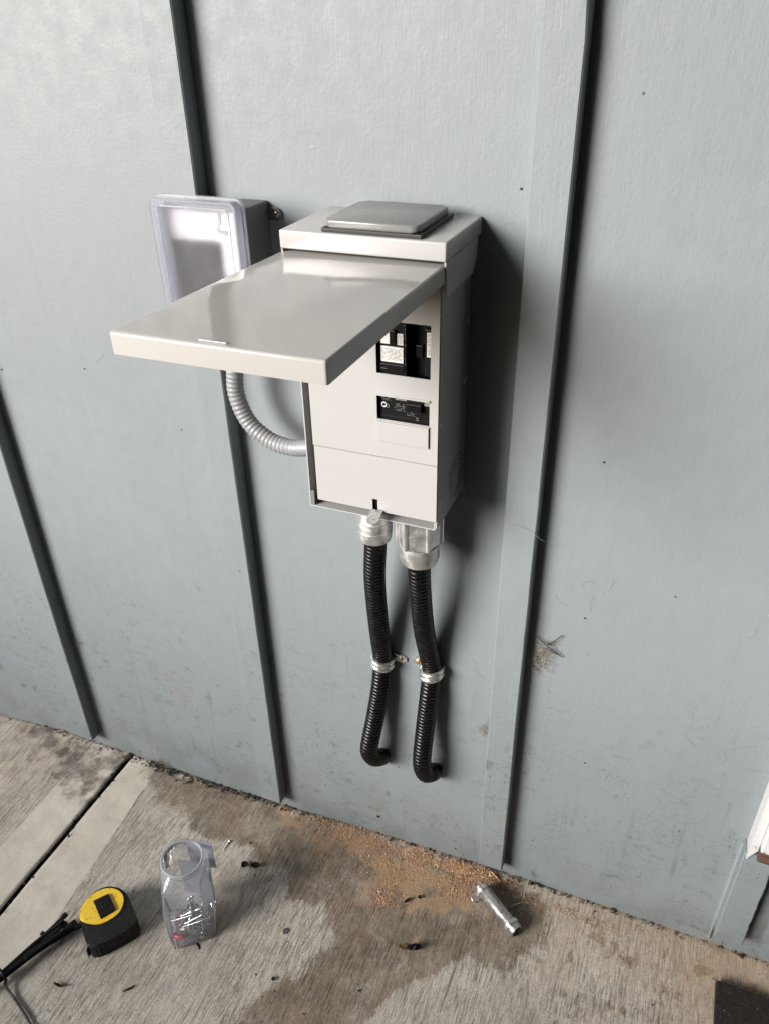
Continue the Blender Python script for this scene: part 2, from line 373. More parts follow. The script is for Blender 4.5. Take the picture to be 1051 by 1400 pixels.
# ------------------------------------------------------------------ floor
def vnoise(X, Y, sc, seed, octv=4):
    out = np.zeros_like(X); amp = 1.; tot = 0.; r = np.random.default_rng(seed)
    for o in range(octv):
        L = r.random((128, 128)); x = X * sc + 37.1 * o; y = Y * sc + 11.7 * o
        xi = np.floor(x).astype(int); yi = np.floor(y).astype(int); u = x - xi; w = y - yi; u = u * u * (3 - 2 * u); w = w * w * (3 - 2 * w)
        g = lambda i, j: L[(xi + i) % 128, (yi + j) % 128]
        out += amp * ((g(0, 0) * (1 - u) + g(1, 0) * u) * (1 - w) + (g(0, 1) * (1 - u) + g(1, 1) * u) * w); tot += amp; amp *= .5; sc *= 2.03
    return out / tot
def sdpoly(X, Y, poly):
    """signed distance, positive inside"""
    d = np.full(X.shape, 9.); ins = np.zeros(X.shape, bool); n = len(poly)
    for i in range(n):
        ax, ay = poly[i][:2]; bx, by = poly[(i + 1) % n][:2]; ex, ey = bx - ax, by - ay
        t = np.clip(((X - ax) * ex + (Y - ay) * ey) / (ex * ex + ey * ey), 0, 1)
        d = np.minimum(d, np.hypot(X - ax - t * ex, Y - ay - t * ey))
        c = (ay > Y) != (by > Y); ins ^= c & (X < (bx - ax) * (Y - ay) / (by - ay + 1e-12) + ax)
    return np.where(ins, d, -d)
DAMP = [[(-0.8211, -0.0118, -0.0300), (-0.6230, -0.0037, -0.0300), (-0.4405, -0.0076, -0.0200), (-0.2855, -0.0162, 0.0000), (-0.1208, -0.0198, 0.0000), (-0.0469, -0.0331, 0.0000), (-0.0429, -0.0932, 0.0000), (-0.0853, -0.1558, 0.0000), (-0.1427, -0.1499, 0.0000), (-0.1848, -0.1949, 0.0000), (-0.2290, -0.2288, 0.0000), (-0.2386, -0.2751, 0.0000), (-0.2588, -0.3182, 0.0000), (-0.4335, -0.3828, -0.0300), (-0.4222, -0.3215, -0.0300), (-0.3654, -0.2432, -0.0200), (-0.3460, -0.1940, -0.0200), (-0.3797, -0.1633, -0.0200), (-0.4390, -0.1643, -0.0300), (-0.4763, -0.1197, -0.0300), (-0.5607, -0.1087, -0.0300), (-0.6600, -0.0930, -0.0300), (-0.7645, -0.0671, -0.0300)]]
FILM = [[(-0.5373, -0.0043, -0.0200), (-0.4578, -0.0015, -0.0200), (-0.2870, -0.0123, 0.0000), (-0.1726, -0.0096, 0.0000), (-0.1098, -0.0155, 0.0000), (-0.1607, -0.0903, 0.0000), (-0.2208, -0.0907, 0.0000), (-0.2407, -0.1366, 0.0000), (-0.3087, -0.1354, 0.0000), (-0.3641, -0.0828, -0.0100), (-0.4349, -0.0774, -0.0200), (-0.5096, -0.0423, -0.0200)]]
GRIME = [((-0.7733, -0.0082, -0.0300), .022), ((-0.6703, -0.0890, -0.0300), .016), ((-0.5297, -0.1247, -0.0300), .012), ((-0.6611, -0.0184, -0.0300), .02), ((-0.8752, -0.0420, -0.0300), .018), ((-0.1841, -0.0336, 0.0000), .016), ((-0.1077, -0.0241, 0.0000), .02), ((-0.0802, -0.0397, 0.0000), .018), ((0.2051, -0.0078, 0.0000), .012), ((-0.2548, -0.0987, 0.0000), .008)]
SOOT = [(-1.0924, -0.0241, -0.0300), (-0.9553, -0.0077, -0.0300), (-0.8983, -0.0169, -0.0300), (-0.8949, -0.0606, -0.0300), (-0.9044, -0.1315, -0.0300), (-0.9606, -0.1220, -0.0300), (-0.9958, -0.0660, -0.0300)]
JX0, JX1 = -.8745, -.8665
def slab(name, xs, ys, label):
    X, Y = np.meshgrid(xs, ys, indexing='ij'); Z = fz_np(X); nx, ny = X.shape
    near = np.clip(1 - np.maximum(0, -Y - .7) / .4, 0, 1)
    n1 = vnoise(X, Y, 14, 3); n2 = vnoise(X, Y, 40, 5)
    sd = sdpoly(X, Y, DAMP[0]); r = np.clip(.5 + sd / .045 + (n1 - .5) * .9, 0, 1)
    # second, patchier staining further right and left
    r = np.maximum(r, np.clip((n2 - .52) * 3, 0, .5) * np.clip((X + .15) / .1, 0, 1))
    r = np.maximum(r, .42 * np.clip(1 - (-Y - .02) / .12, 0, 1) * (X < -.1))
    r = np.where(X > -.83, r, np.minimum(r, .38))
    sg = sdpoly(X, Y, FILM[0]); g = np.clip(.30 + sg / .09 + (n2 - .5) * 1.9, 0, 1)
    tan = .52 * np.clip((X + .22) / .2, 0, 1) * np.clip(1.15 + (Y) / .35, 0, 1) + .14 * np.clip((X - .1) / .1, 0, 1)
    g = np.maximum(g, tan * near)
    edge = np.clip(1 + Y / .012, 0, 1) * .8; b = edge.copy()
    for (c, rr) in GRIME: b = np.maximum(b, np.clip(.85 - np.hypot(X - c[0], Y - c[1]) / (rr * 2.0) + (n2 - .5) * .9, 0, .8))
    b = np.maximum(b, np.clip(.45 + sdpoly(X, Y, SOOT) / .09 + (n2 - .5) * 1.2 + (n1 - .5) * 1.0, 0, .75))
    b = np.maximum(b, np.clip((n1 - .50) * 2.2, 0, .42) * np.clip(1.1 + Y / .14, 0, 1) * (X < -.30))
    bl_, br_ = X + .962, -.803 + (-Y) * .09 - X
    for q_ in (bl_, br_): b = np.maximum(b, .62 * np.exp(-(q_ / .0022) ** 2) * (.55 + n1))
    a = np.clip((X + .962 - .14 * 0) / .004, 0, 1) * np.clip((-.803 + (-Y) * .09 - X) / .004, 0, 1)
    # the trowelled border sits a hair higher than the broomed field
    Z = Z + .0006 * a + (n1 - .5) * .0025 * (Y < -.003) 
    lip = np.minimum(np.abs(X - JX0), np.abs(X - JX1)); Z = Z - .0035 * np.clip(1 - lip / .004, 0, 1) ** 2
    verts = np.stack([X, Y, Z], -1).reshape(-1, 3)
    i = np.arange(nx - 1)[:, None] * ny + np.arange(ny - 1)[None]; quads = np.stack([i, i + ny, i + ny + 1, i + 1], -1).reshape(-1, 4)
    # skirt faces down into the joint
    verts = verts.tolist(); faces = quads.tolist()
    def skirt(idx, flip):
        base = len(verts)
        for q in idx: verts.append([verts[q][0], verts[q][1], verts[q][2] - .05])
        for k in range(len(idx) - 1):
            f = [idx[k], idx[k + 1], base + k + 1, base + k]; faces.append(f[::-1] if flip else f)
    skirt([j for j in range(ny)], True); skirt([(nx - 1) * ny + j for j in range(ny)], False)
    me = bpy.data.meshes.new(name); me.from_pydata(verts, [], faces)
    ca = me.color_attributes.new('mask', 'FLOAT_COLOR', 'POINT')
    cols = np.zeros((len(verts), 4), np.float32); cols[:nx * ny] = np.stack([r, g, b, a], -1).reshape(-1, 4)
    cols[nx * ny:, 2] = .9
    ca.data.foreach_set('color', cols.ravel()); me.materials.append(M['concrete'])
    me.polygons.foreach_set('use_smooth', [True] * len(me.polygons))
    o = bpy.data.objects.new(name, me); C.objects.link(o); o['kind'] = 'structure'; o['label'] = label; return o
fy = np.concatenate([-np.geomspace(3.2, .72, 14)[:-1], np.arange(-.72, .0001, .0028), [.012]])
slab('concrete_floor', np.concatenate([np.arange(JX1, .42, .0028), np.geomspace(.42, 4, 12)]), fy, 'broomed stained concrete slab right of the joint')
slab('concrete_floor', np.concatenate([-np.geomspace(4, 1.32, 12)[:-1], np.arange(-1.32, JX0, .0028), [JX0]]), fy, 'weathered broomed concrete slab left of the joint')
jb = bmesh.new(); box(jb, JX0 - .004, JX1 + .004, -3.1, .01, -.09, -.047)
j = link('expansion_joint', jb, mat('joint_filler', (.02, .018, .016), .95)); j['kind'] = 'structure'
g = link('ground', B(-60, 60, -60, 60, -.4, -.35), M['grass']); g['kind'] = 'structure'
g2 = link('porch_footing', B(-4, 4, -3.2, .2, -.36, -.095), mat('footing_concrete', (.3, .29, .27), .9)); g2['kind'] = 'structure'

# ------------------------------------------------------------------ board and batten wall
BT = .022                       # batten thickness
BR = [-2.147, -1.743, -1.342, -.940, -.5262, -.1282, .224, .62, 1.02, 1.42, 1.82]     # right edges of the battens
BWD = .0385
wall = empty('siding_wall', (0, 0, 0), 'pale grey green painted board and batten wall behind the electrical boxes', 'wall')
edges = [-2.6] + [x - BWD / 2 for x in BR] + [2.2]
WTOP = 2.95
for x0, x1 in zip(edges, edges[1:]):
    bm = bmesh.new(); n = 26
    # one sheet per bay, its foot following the slab
    for k in range(n):
        pass
    fr = [bm.verts.new((x0 + .0004 + (x1 - x0 - .0008) * i / n, 0, z)) for z in (0, 1) for i in range(n + 1)]
    bk = [bm.verts.new((v.co.x, .012, v.co.z)) for v in fr]
    for lst in (fr, bk):
        for v in lst: v.co.z = (fz(v.co.x) - .004 + .0015 * math.sin(v.co.x * 40)) if v.co.z < .5 else WTOP
    for i in range(n):
        bm.faces.new([fr[i], fr[i + 1], fr[n + 2 + i], fr[n + 1 + i]]); bm.faces.new([bk[i], bk[i + 1], bk[n + 2 + i], bk[n + 1 + i]])
        bm.faces.new([fr[i], fr[i + 1], bk[i + 1], bk[i]]); bm.faces.new([fr[n + 1 + i], fr[n + 2 + i], bk[n + 2 + i], bk[n + 1 + i]])
    for i in (0, n): bm.faces.new([fr[i], fr[i + n + 1], bk[i + n + 1], bk[i]])
    link('siding_panel', bm, M['wall'], wall)
CASX, CASZ = .1885, .262
for bi, x in enumerate(BR):
    bm = bmesh.new(); top = WTOP
    if abs(x - .224) < 1e-3: top = CASZ - .012
    z0 = fz(x) + (.050 if abs(x - .224) < 1e-3 else .033); nseg = 90; rows = []
    rs = random.Random(int(x * 1000))
    wob = [0] * (nseg + 1)
    for i in range(1, nseg + 1): wob[i] = wob[i - 1] * .8 + rs.gauss(0, .00022)
    for i in range(nseg + 1):
        z = z0 + (top - z0) * i / nseg; a = x - BWD; b = x; w = wob[i]; c = .0016
        if abs(x + .1282) < 1e-3 and abs(z - 1.195) < .02: w -= .0022 * (1 - abs(z - 1.195) / .02)
        rows.append([bm.verts.new(p) for p in ((a, -.0003, z), (a + .0003, -BT + c, z), (a + c, -BT, z), (b - c + w, -BT, z), (b + w, -BT + c, z), (b, -.0003, z))])
    for r0, r1 in zip(rows, rows[1:]):
        for k in range(5): bm.faces.new([r0[k], r0[k + 1], r1[k + 1], r1[k]])
        bm.faces.new([r0[5], r0[0], r1[0], r1[5]])
    bm.faces.new(rows[0]); bm.faces.new(rows[-1])
    link('batten', bm, M['wall'], wall)
# caulk bead where each batten's left edge meets the panel
for x in BR:
    bm = bmesh.new(); top = WTOP if abs(x - .224) > 1e-3 else CASZ - .02
    prism(bm, [(x - BWD - .0028, -.0003), (x - BWD + .0002, -.0036), (x - BWD + .0002, -.0003)], 'z', fz(x) + .012, top)
    link('caulk_bead', bm, M['wall'], wall)
ceil = link('porch_ceiling', B(-2.6, 1.04, -2.1, .012, 2.952, 3.0), M['ceiling']); ceil['kind'] = 'structure'  # unseen; reach and height set to hold off the upper sky
pw = link('light_block_side', B(1.05, 1.11, -2.1, -.03, -.05, 2.95), M['block_dark']); pw['kind'] = 'structure'  # unseen, added to keep fill light off the right-facing sides
pf = link('light_block_front', B(-.66, 1.11, -2.2, -2.105, -.09, 2.95), M['block_dark']); pf['kind'] = 'structure'  # added out of view to cut sky light from the front
pp = link('light_block_low', B(-7.5, -.67, -2.2, -2.105, -.09, .80), M['block_grey']); pp['kind'] = 'structure'  # unseen low blocker, added to dim sunlight towards the wall foot

# door casing, lower right: white trim with a worn bare end
cas = empty('door_casing', (CASX, 0, CASZ), 'white painted door casing with worn bare wood at its lower end', 'door trim')
bm = bmesh.new(); prism(bm, [(CASX, CASZ - .020), (CASX + .010, CASZ + .002), (CASX + .010, 2.2), (CASX, 2.2)], 'y', -.026, -.0005); link('outer_strip', bm, M['white'], cas)
bm = bmesh.new(); box(bm, CASX + .0105, CASX + .085, -.036, -.0005, CASZ + .012, 2.2, bev=.002); link('casing_board', bm, M['white'], cas)
bm = bmesh.new(); box(bm, CASX + .0108, CASX + .084, -.0335, -.0008, CASZ - .010, CASZ + .0118, bev=.0012); link('bare_end', bm, M['rawwood'], cas)

# doormat, lower right corner
bm = bmesh.new(); box(bm, .1985, .80, -.42, -.060, .0015, .011, bev=.003)
dm = empty('doormat', (.5, -.24, 0), 'dark brown worn doormat on the slab in the lower right corner', 'doormat')
link('mat_body', bm, M['mat'], dm)
bm = bmesh.new()
for i in range(420):
    t = rng.random(); 
    if rng.random() < .5: p = Vector((.1985 + rng.random() * .15, -.060 + rng.normal(0, .0015), .009))
    else: p = Vector((.1985 + rng.random() * .14, -.06 - rng.random() * .12, .0105))
    d = Vector((rng.normal(), rng.normal(), abs(rng.normal()) * .35)).normalized() * .006
    tube(bm, [p, p + d * .5 + Vector((0, 0, .001)), p + d], .00028, 3)
fb = link('mat_fibres', bm, M['mat'], dm); fb['kind'] = 'stuff'

# ------------------------------------------------------------------ breaker enclosure
XL, XR, YF, ZB = -.3765, -.2239, -.0985, .7095
eb = empty('breaker_enclosure', (-.30, 0, ZB), 'open light grey metal breaker enclosure with its lid raised, centre of the wall', 'electrical box')
bm = bmesh.new()
box(bm, XL, XL + .0014, YF + .0005, -.001, ZB, 1.0025)                  # left wall
box(bm, XR - .0014, XR, YF + .0030, -.001, ZB, 1.0025)
box(bm, XL + .0015, XR - .0015, -.004, -.001, ZB + .0015, 1.0020)          # back
box(bm, XL + .0015, XR - .0015, YF + .0005, -.0045, ZB, ZB + .0014)     # bottom
link('box_shell', bm, M['box'], eb)
H1 = (-.2895, -.2327, .8850, .9395); H2 = (-.2900, -.2332, .8345, .8605)
bm = bmesh.new(); PXL = -.3668
plate(bm, [PXL, XR - .0002], [.7905, .9965], [H1, H2], YF, YF + .0012); link('front_panel', bm, M['box'], eb)
bm = bmesh.new()        # lower apron, stepped back along the crease
SLOT = (-.2987, -.2925, .7195, .7345)
plate(bm, [PXL + .001, XR - .0006], [.7195, .7885], [SLOT], YF + .0012, YF + .0024)
prism(bm, [(YF + .0012, .7886), (YF + .0001, .7903), (YF + .0013, .7903), (YF + .0024, .7886)], 'x', PXL + .001, XR - .0006)
link('lower_apron', bm, M['box'], eb)
bm = bmesh.new(); box(bm, PXL + .0002, PXL + .0014, YF + .0014, YF + .020, .7195, .9965)
link('panel_return', bm, M['box'], eb)
bm = bmesh.new(); box(bm, XL + .0016, XL + .006, YF + .0008, YF + .0030, ZB + .0015, ZB + .020, bev=.0004); link('corner_tab', bm, M['hub'], eb)
bm = bmesh.new(); box(bm, XR - .0022, XR - .0004, YF - .0006, YF + .0002, ZB + .001, .7195, bev=.0002)
link('corner_weld', bm, M['box'], eb)
bm = bmesh.new(); box(bm, -.2902, -.2334, YF - .0022, YF - .0002, .8095, .8322, bev=.0006); link('blank_cover', bm, M['box'], eb)
bm = bmesh.new(); box(bm, -.2905, -.2328, YF - .0018, YF - .0002, .8611, .8630, bev=.0004); box(bm, -.2905, -.2328, YF - .0018, YF - .0002, .8326, .8340, bev=.0003); link('opening_lip', bm, M['box'], eb)
# hood
bm = bmesh.new()
HX0, HX1, HY = -.3790, -.2150, -.1120
box(bm, HX0, HX1, HY, -.0008, 1.0030, 1.0200, bev=.0018, seg=3); link('hood', bm, M['box'], eb, autosmooth=50)
bm = bmesh.new()
prism(bm, [(-.1110, 1.0029), (-.1050, .9720), (-.1010, .9695), (-.0880, .9712), (-.0250, .9705), (-.0125, .9820), (-.0100, 1.0029)], 'x', -.2172, -.2156); link('hood_skirt', bm, M['box'], eb)
bm = bmesh.new()
prism(bm, [(-.1110, 1.0029), (-.1045, .9700), (-.0960, .9712), (-.0760, .9800), (-.0180, .9835), (-.0020, .9990), (-.0020, 1.0029)], 'x', -.3786, -.3770); link('hood_skirt', bm, M['box'], eb)
bm = bmesh.new(); box(bm, -.3370, -.2395, -.1080, -.0150, 1.0202, 1.0238, bev=.0008); link('hub_gasket', bm, M['gasket'], eb)
def rr2(x0, x1, y0, y1, r, n=6):
    out = []
    for (sx, sy, a0) in ((x1 - r, y1 - r, 0), (x0 + r, y1 - r, 90), (x0 + r, y0 + r, 180), (x1 - r, y0 + r, 270)):
        for k in range(n + 1):
            a = math.radians(a0 + 90 * k / n); out.append((sx + r * math.cos(a), sy + r * math.sin(a)))
    return out
hp = bmesh.new(); prism(hp, rr2(-.3355, -.2430, -.1065, -.0165, .0075), 'z', 1.0239, 1.0308, bev=.0024); link('hub_plate', hp, M['hub'], eb, autosmooth=60)
bm = bmesh.new(); box(bm, -.2490, -.2290, -.1005, -.1000, .9660, .9670); link('hinge_edge', bm, M['box'], eb)
# raised lid: a folded pan, open side down
LX0, LX1, LY0, LY1, LZ = -.3815, -.2188, -.3520, -.0990, 1.0012
lid = bmesh.new(); t = .0012; dp = .0165
SL = (-.3140, -.2925, -.3462, -.3440)         # hasp slot cut in the top sheet
xs = sorted({LX0, LX1, SL[0], SL[1]}); ys = sorted({LY0 + .0022, LY1, SL[2], SL[3]})
# top with slot and folded sides as boxes butted together
tp = bmesh.new(); xs = [LX0 + .0022, SL[0], SL[1], LX1 - .0022]; ys = [LY0 + .0022, SL[2], SL[3], LY1]
Vt = {}
def gv(i, j, k):
    if (i, j, k) not in Vt: Vt[i, j, k] = tp.verts.new((xs[i], ys[j], LZ - k * t))
    return Vt[i, j, k]
for i in range(3):
    for j_ in range(3):
        if i == 1 and j_ == 1: continue
        tp.faces.new([gv(i, j_, 0), gv(i + 1, j_, 0), gv(i + 1, j_ + 1, 0), gv(i, j_ + 1, 0)]); tp.faces.new([gv(i, j_, 1), gv(i + 1, j_, 1), gv(i + 1, j_ + 1, 1), gv(i, j_ + 1, 1)])
for a, b in (((1, 1), (2, 1)), ((2, 1), (2, 2)), ((2, 2), (1, 2)), ((1, 2), (1, 1))): tp.faces.new([gv(*a, 0), gv(*b, 0), gv(*b, 1), gv(*a, 1)])
def strip(bm, prof, a, b):     # prof: outline in the plane across the fold; a,b end offsets
    va = [bm.verts.new(a(p)) for p in prof]; vb = [bm.verts.new(b(p)) for p in prof]
    for k in range(len(prof) - 1): bm.faces.new([va[k], vb[k], vb[k + 1], va[k + 1]])
arc = [(.0022 * (1 - math.sin(s)), -.0022 * (1 - math.cos(s))) for s in [math.pi / 2 * k / 5 for k in range(6)]]      # (outward inset, drop) from top sheet to side
prof = arc + [(0, -dp), (t, -dp), (t, -.0026), (.0024, -t)]
strip(tp, prof, lambda p: (LX0 + .0022, LY0 + p[0], LZ + p[1]), lambda p: (LX1 - .0022, LY0 + p[0], LZ + p[1]))
strip(tp, prof, lambda p: (LX0 + p[0], LY0 + .0022, LZ + p[1]), lambda p: (LX0 + p[0], LY1, LZ + p[1]))
strip(tp, prof, lambda p: (LX1 - p[0], LY0 + .0022, LZ + p[1]), lambda p: (LX1 - p[0], LY1, LZ + p[1]))
for (cx_, sx) in ((LX0, 1), (LX1, -1)):      # rounded corners
    ring = []
    for q in range(5):
        an = math.pi / 2 * q / 4
        ring.append([tp.verts.new((cx_ + sx * (.0022 - (.0022 - p[0]) * math.cos(an)), LY0 + .0022 - (.0022 - p[0]) * math.sin(an), LZ + p[1])) for p in prof[:7]])
    for r0, r1 in zip(ring, ring[1:]):
        for k in range(6): tp.faces.new([r0[k], r1[k], r1[k + 1], r0[k + 1]])
bmesh.ops.remove_doubles(tp, verts=tp.verts, dist=.00005)
def seat(bm):       # the lid stands a touch above level and slightly skewed on its hinge
    for v in bm.verts:
        s_ = (-.1097 - v.co.y) / (.352 - .1097); u_ = (v.co.x - LX0) / (LX1 - LX0)
        v.co.x = (-.3798 * (1 - u_) - .2170 * u_) * (1 - s_) + (-.3788 * (1 - u_) - .2112 * u_) * s_
        v.co.y = -.1097 - s_ * .2525; v.co.z += -.0012 + .0063 * s_
seat(tp)
lo = link('lid', tp, M['lid'], eb, autosmooth=35)
bm = bmesh.new(); box(bm, LX1 - .0060, LX1 - .0050, LY0 + .0005, LY0 + .0008, LZ - dp, LZ - .003); seat(bm)
link('fold_seam', bm, M['gasket'], lo, world=True)
bm = bmesh.new(); box(bm, SL[0] + .001, SL[1] + .0004, SL[2] - .0009, SL[2] - .0001, LZ + .0001, LZ + .0011, bev=.0003); seat(bm); link('slot_lip', bm, M['box'], lo)
# breakers behind the openings
br = bmesh.new(); box(br, H1[0] - .004, -.2590, -.0930, -.03, .8780, .9450, bev=.0015); b1 = link('breaker', br, M['breaker'], eb); b1['label'] = 'large two pole breaker in the upper opening'
br = bmesh.new(); box(br, -.2575, H1[1] + .004, -.0800, -.03, .8780, .9450, bev=.0015); b2 = link('breaker', br, M['breaker'], eb)
br = bmesh.new(); box(br, H2[0] - .004, H2[1] + .004, -.0935, -.03, .8300, .8650, bev=.001); b3 = link('breaker', br, M['breaker'], eb); b3['label'] = 'horizontal breaker in the lower opening'
def small(parent, name, m, *a, **k): return link(name, B(*a, **k), m, parent)
small(b1, 'paper_label', M['label'], -.2860, -.2765, -.0944, -.0932, .9150, .9265, bev=.0002)
small(b1, 'paper_label', M['label'], -.2690, -.2625, -.0944, -.0932, .9150, .9265, bev=.0002)
small(b1, 'paper_label', M['label'], -.2858, -.2625, -.0944, -.0932, .8965, .9125, bev=.0002)
small(b2, 'pole_block', M['breaker'], -.2412, -.2310, -.0915, -.0802, .8850, .9330, bev=.001)
small(b2, 'paper_label', M['label'], -.2388, -.2340, -.0925, -.0916, .9055, .9305, bev=.0002)
small(b1, 'toggle', M['black'], -.2760, -.2700, -.0968, -.0932, .9150, .9300, bev=.001)
small(b1, 'rib', M['black'], -.2606, -.2590, -.0955, -.0932, .8860, .9400, bev=.0004)
small(b1, 'breaker_base', M['black'], -.2875, -.2612, -.0950, -.0932, .8865, .8945, bev=.0008)
small(b2, 'toggle', M['black'], -.2530, -.2450, -.0860, -.0802, .9010, .9140, bev=.001)
small(b2, 'breaker_base', M['black'], -.2420, -.2330, -.0850, -.0802, .8865, .9020, bev=.001)
small(b2, 'breaker_base', M['black'], -.2570, -.2330, -.0840, -.0802, .9320, .9395, bev=.001)
small(b2, 'rib', M['black'], -.2575, -.2560, -.0890, -.0802, .8860, .9390, bev=.0004)
# unreadable fine print on the labels, as flat print
def print_lines(parent, m, x0, x1, z0, z1, y, rows, rs, fill=.7):
    bm = bmesh.new(); dz = (z1 - z0) / rows
    for r in range(rows):
        x = x0
        while x < x1:
            w = rs.uniform(.0003, .0012)
            if rs.random() < fill:
                xe = min(x + w, x1); zc = z1 - dz * (r + .5)
                vv = [bm.verts.new(p) for p in ((x, y, zc - dz * .22), (xe, y, zc - dz * .22), (xe, y, zc + dz * .22), (x, y, zc + dz * .22))]; bm.faces.new(vv)
            x += w + .0002
    o = link('fine_print', bm, m, parent); o['kind'] = 'stuff'; return o
rs = random.Random(3)
print_lines(b1, M['print'], -.2850, -.2635, .8985, .9110, -.09452, 9, rs, .8)
print_lines(b1, M['print'], -.2682, -.2634, .9160, .9255, -.09452, 7, rs, .7)
print_lines(b2, M['print'], -.2378, -.2342, .9075, .9290, -.09262, 14, rs, .7)
print_lines(b1, M['printpale'], -.2858, -.2795, .8890, .8905, -.09552, 1, rs, 1.)
print_lines(b1, M['printpale'], -.2604, -.2593, .8880, .9390, -.09572, 26, rs, .35)
print_lines(b3, M['printpale'], -.2870, -.2765, .8540, .8600, -.09362, 4, rs, .6)
print_lines(b3, M['printpale'], -.2725, -.2600, .8440, .8530, -.09362, 4, rs, .5)
print_lines(b3, M['printpale'], -.2590, -.2480, .8400, .8460, -.09362, 3, rs, .5)
small(b3, 'paper_label', mat('grey_label', (.30, .30, .29), .6), -.2710, -.2590, -.0947, -.0937, .8568, .8600)
small(b3, 'paper_label', bpy.data.materials['grey_label'], -.2400, -.2335, -.0947, -.0937, .8545, .8585)
bm = bmesh.new(); torus(bm, (-.2835, -.0942, .8495), (0, 1, 0), .0024, .0006, 20, 6); link('approval_mark', bm, M['label'], b3)
bm = bmesh.new(); torus(bm, (-.2795, -.0942, .8485), (0, 1, 0), .0016, .0004, 16, 6); link('approval_mark', bm, M['printpale'], b3)
small(b3, 'toggle', M['black'], -.2580, -.2420, -.0985, -.0937, .8470, .8560, bev=.001)
small(b3, 'indicator', M['printpale'], -.2472, -.2448, -.0992, -.0986, .8415, .8423); small(b3, 'indicator', M['printpale'], -.2472, -.2448, -.0992, -.0986, .8392, .8400)
link('slot_shadow_box', B(-.3020, -.2890, -.0940, -.0930, .7130, .7400), M['black'], eb)  # black plate added behind the slot as its shaded inside
# hasp tab at the bottom edge
bm = bmesh.new()
tabp = [Vector(p) for p in ((-.3005, YF - .001, .7215), (-.2850, YF - .001, .7215), (-.2850, YF - .0185, .7145), (-.3005, YF - .0185, .7145))]
c_ = (tabp[0] + tabp[2]) / 2; ux = Vector((1, 0, 0)); uy = (tabp[3] - tabp[0]).normalized(); nn = ux.cross(uy).normalized()
outer = [(-.0070, -.0100), (.0070, -.0100), (.0070, .0040), (.0058, .0078), (.0030, .0092), (-.0030, .0092), (-.0058, .0078), (-.0070, .0040)]
inner = [(.0030 * math.cos(math.pi * 2 * k / 16 + .2), .0026 + .0036 * math.sin(math.pi * 2 * k / 16 + .2)) for k in range(16)]
def P2(p, o): return c_ + ux * p[0] + uy * p[1] + nn * o
for o_ in (-.0006, .0006):
    ov = [bm.verts.new(P2(p, o_)) for p in outer]; iv = [bm.verts.new(P2(p, o_)) for p in inner]
    es = [bm.edges.new((ov[k], ov[(k + 1) % len(ov)])) for k in range(len(ov))] + [bm.edges.new((iv[k], iv[(k + 1) % 16])) for k in range(16)]
    bmesh.ops.triangle_fill(bm, edges=es, use_beauty=True)
    if o_ < 0: o1, i1 = ov, iv
for A_, B_ in ((o1, ov), (i1, iv)):
    for k in range(len(A_)): bm.faces.new([A_[k], A_[(k + 1) % len(A_)], B_[(k + 1) % len(A_)], B_[k]])
link('hasp_tab', bm, M['zinc'], eb)
# concentric knockout on the right side
for i, (ra, rb) in enumerate(((.0250, .0008), (.0190, .0007), (.0135, .0006))):
    bm = bmesh.new(); torus(bm, (XR + .0001, -.0300, .7440), (1, 0, 0), ra, rb * .6, 40, 6); link('knockout_ring', bm, M['hub'], eb, smooth=True)

# ------------------------------------------------------------------ outlet box with clear cover
ob = empty('outlet_box', (-.498, 0, .885), 'dark grey outlet box under a frosted clear cover, left of the breaker enclosure', 'outlet box')
bm = bmesh.new(); box(bm, -.5440, -.4515, -.0500, -.0005, .8820, 1.0215, bev=.0025, seg=3); body = link('box_body', bm, M['outlet'], ob, autosmooth=50)
bm = bmesh.new(); box(bm, -.5465, -.4500, -.0560, -.0502, .8800, 1.0245, bev=.0015); link('box_flange', bm, M['outlet'], ob)
for s_ in (0,):
    bm = bmesh.new()
    cx_, cz_ = -.4425, 1.0080; pts = [(-.4512, cz_ - .0068)] + [(cx_ + .0068 * math.sin(a), cz_ - .0068 * math.cos(a)) for a in [math.pi * k / 8 for k in range(9)]] + [(-.4512, cz_ + .0068)]
    prism(bm, pts, 'y', -.0035, -.0006, bev=.0005); ear = link('mounting_ear', bm, M['outlet'], ob)
    bm = bmesh.new(); lathe(bm, [(0, 0), (.0030, .0002), (.0034, .0012), (.0026, .0022), (.0010, .0020), (0, .0014)], (cx_ + .001, -.0030, cz_), (0, -1, 0), 20); link('screw', bm, M['brass'], ear, smooth=True)
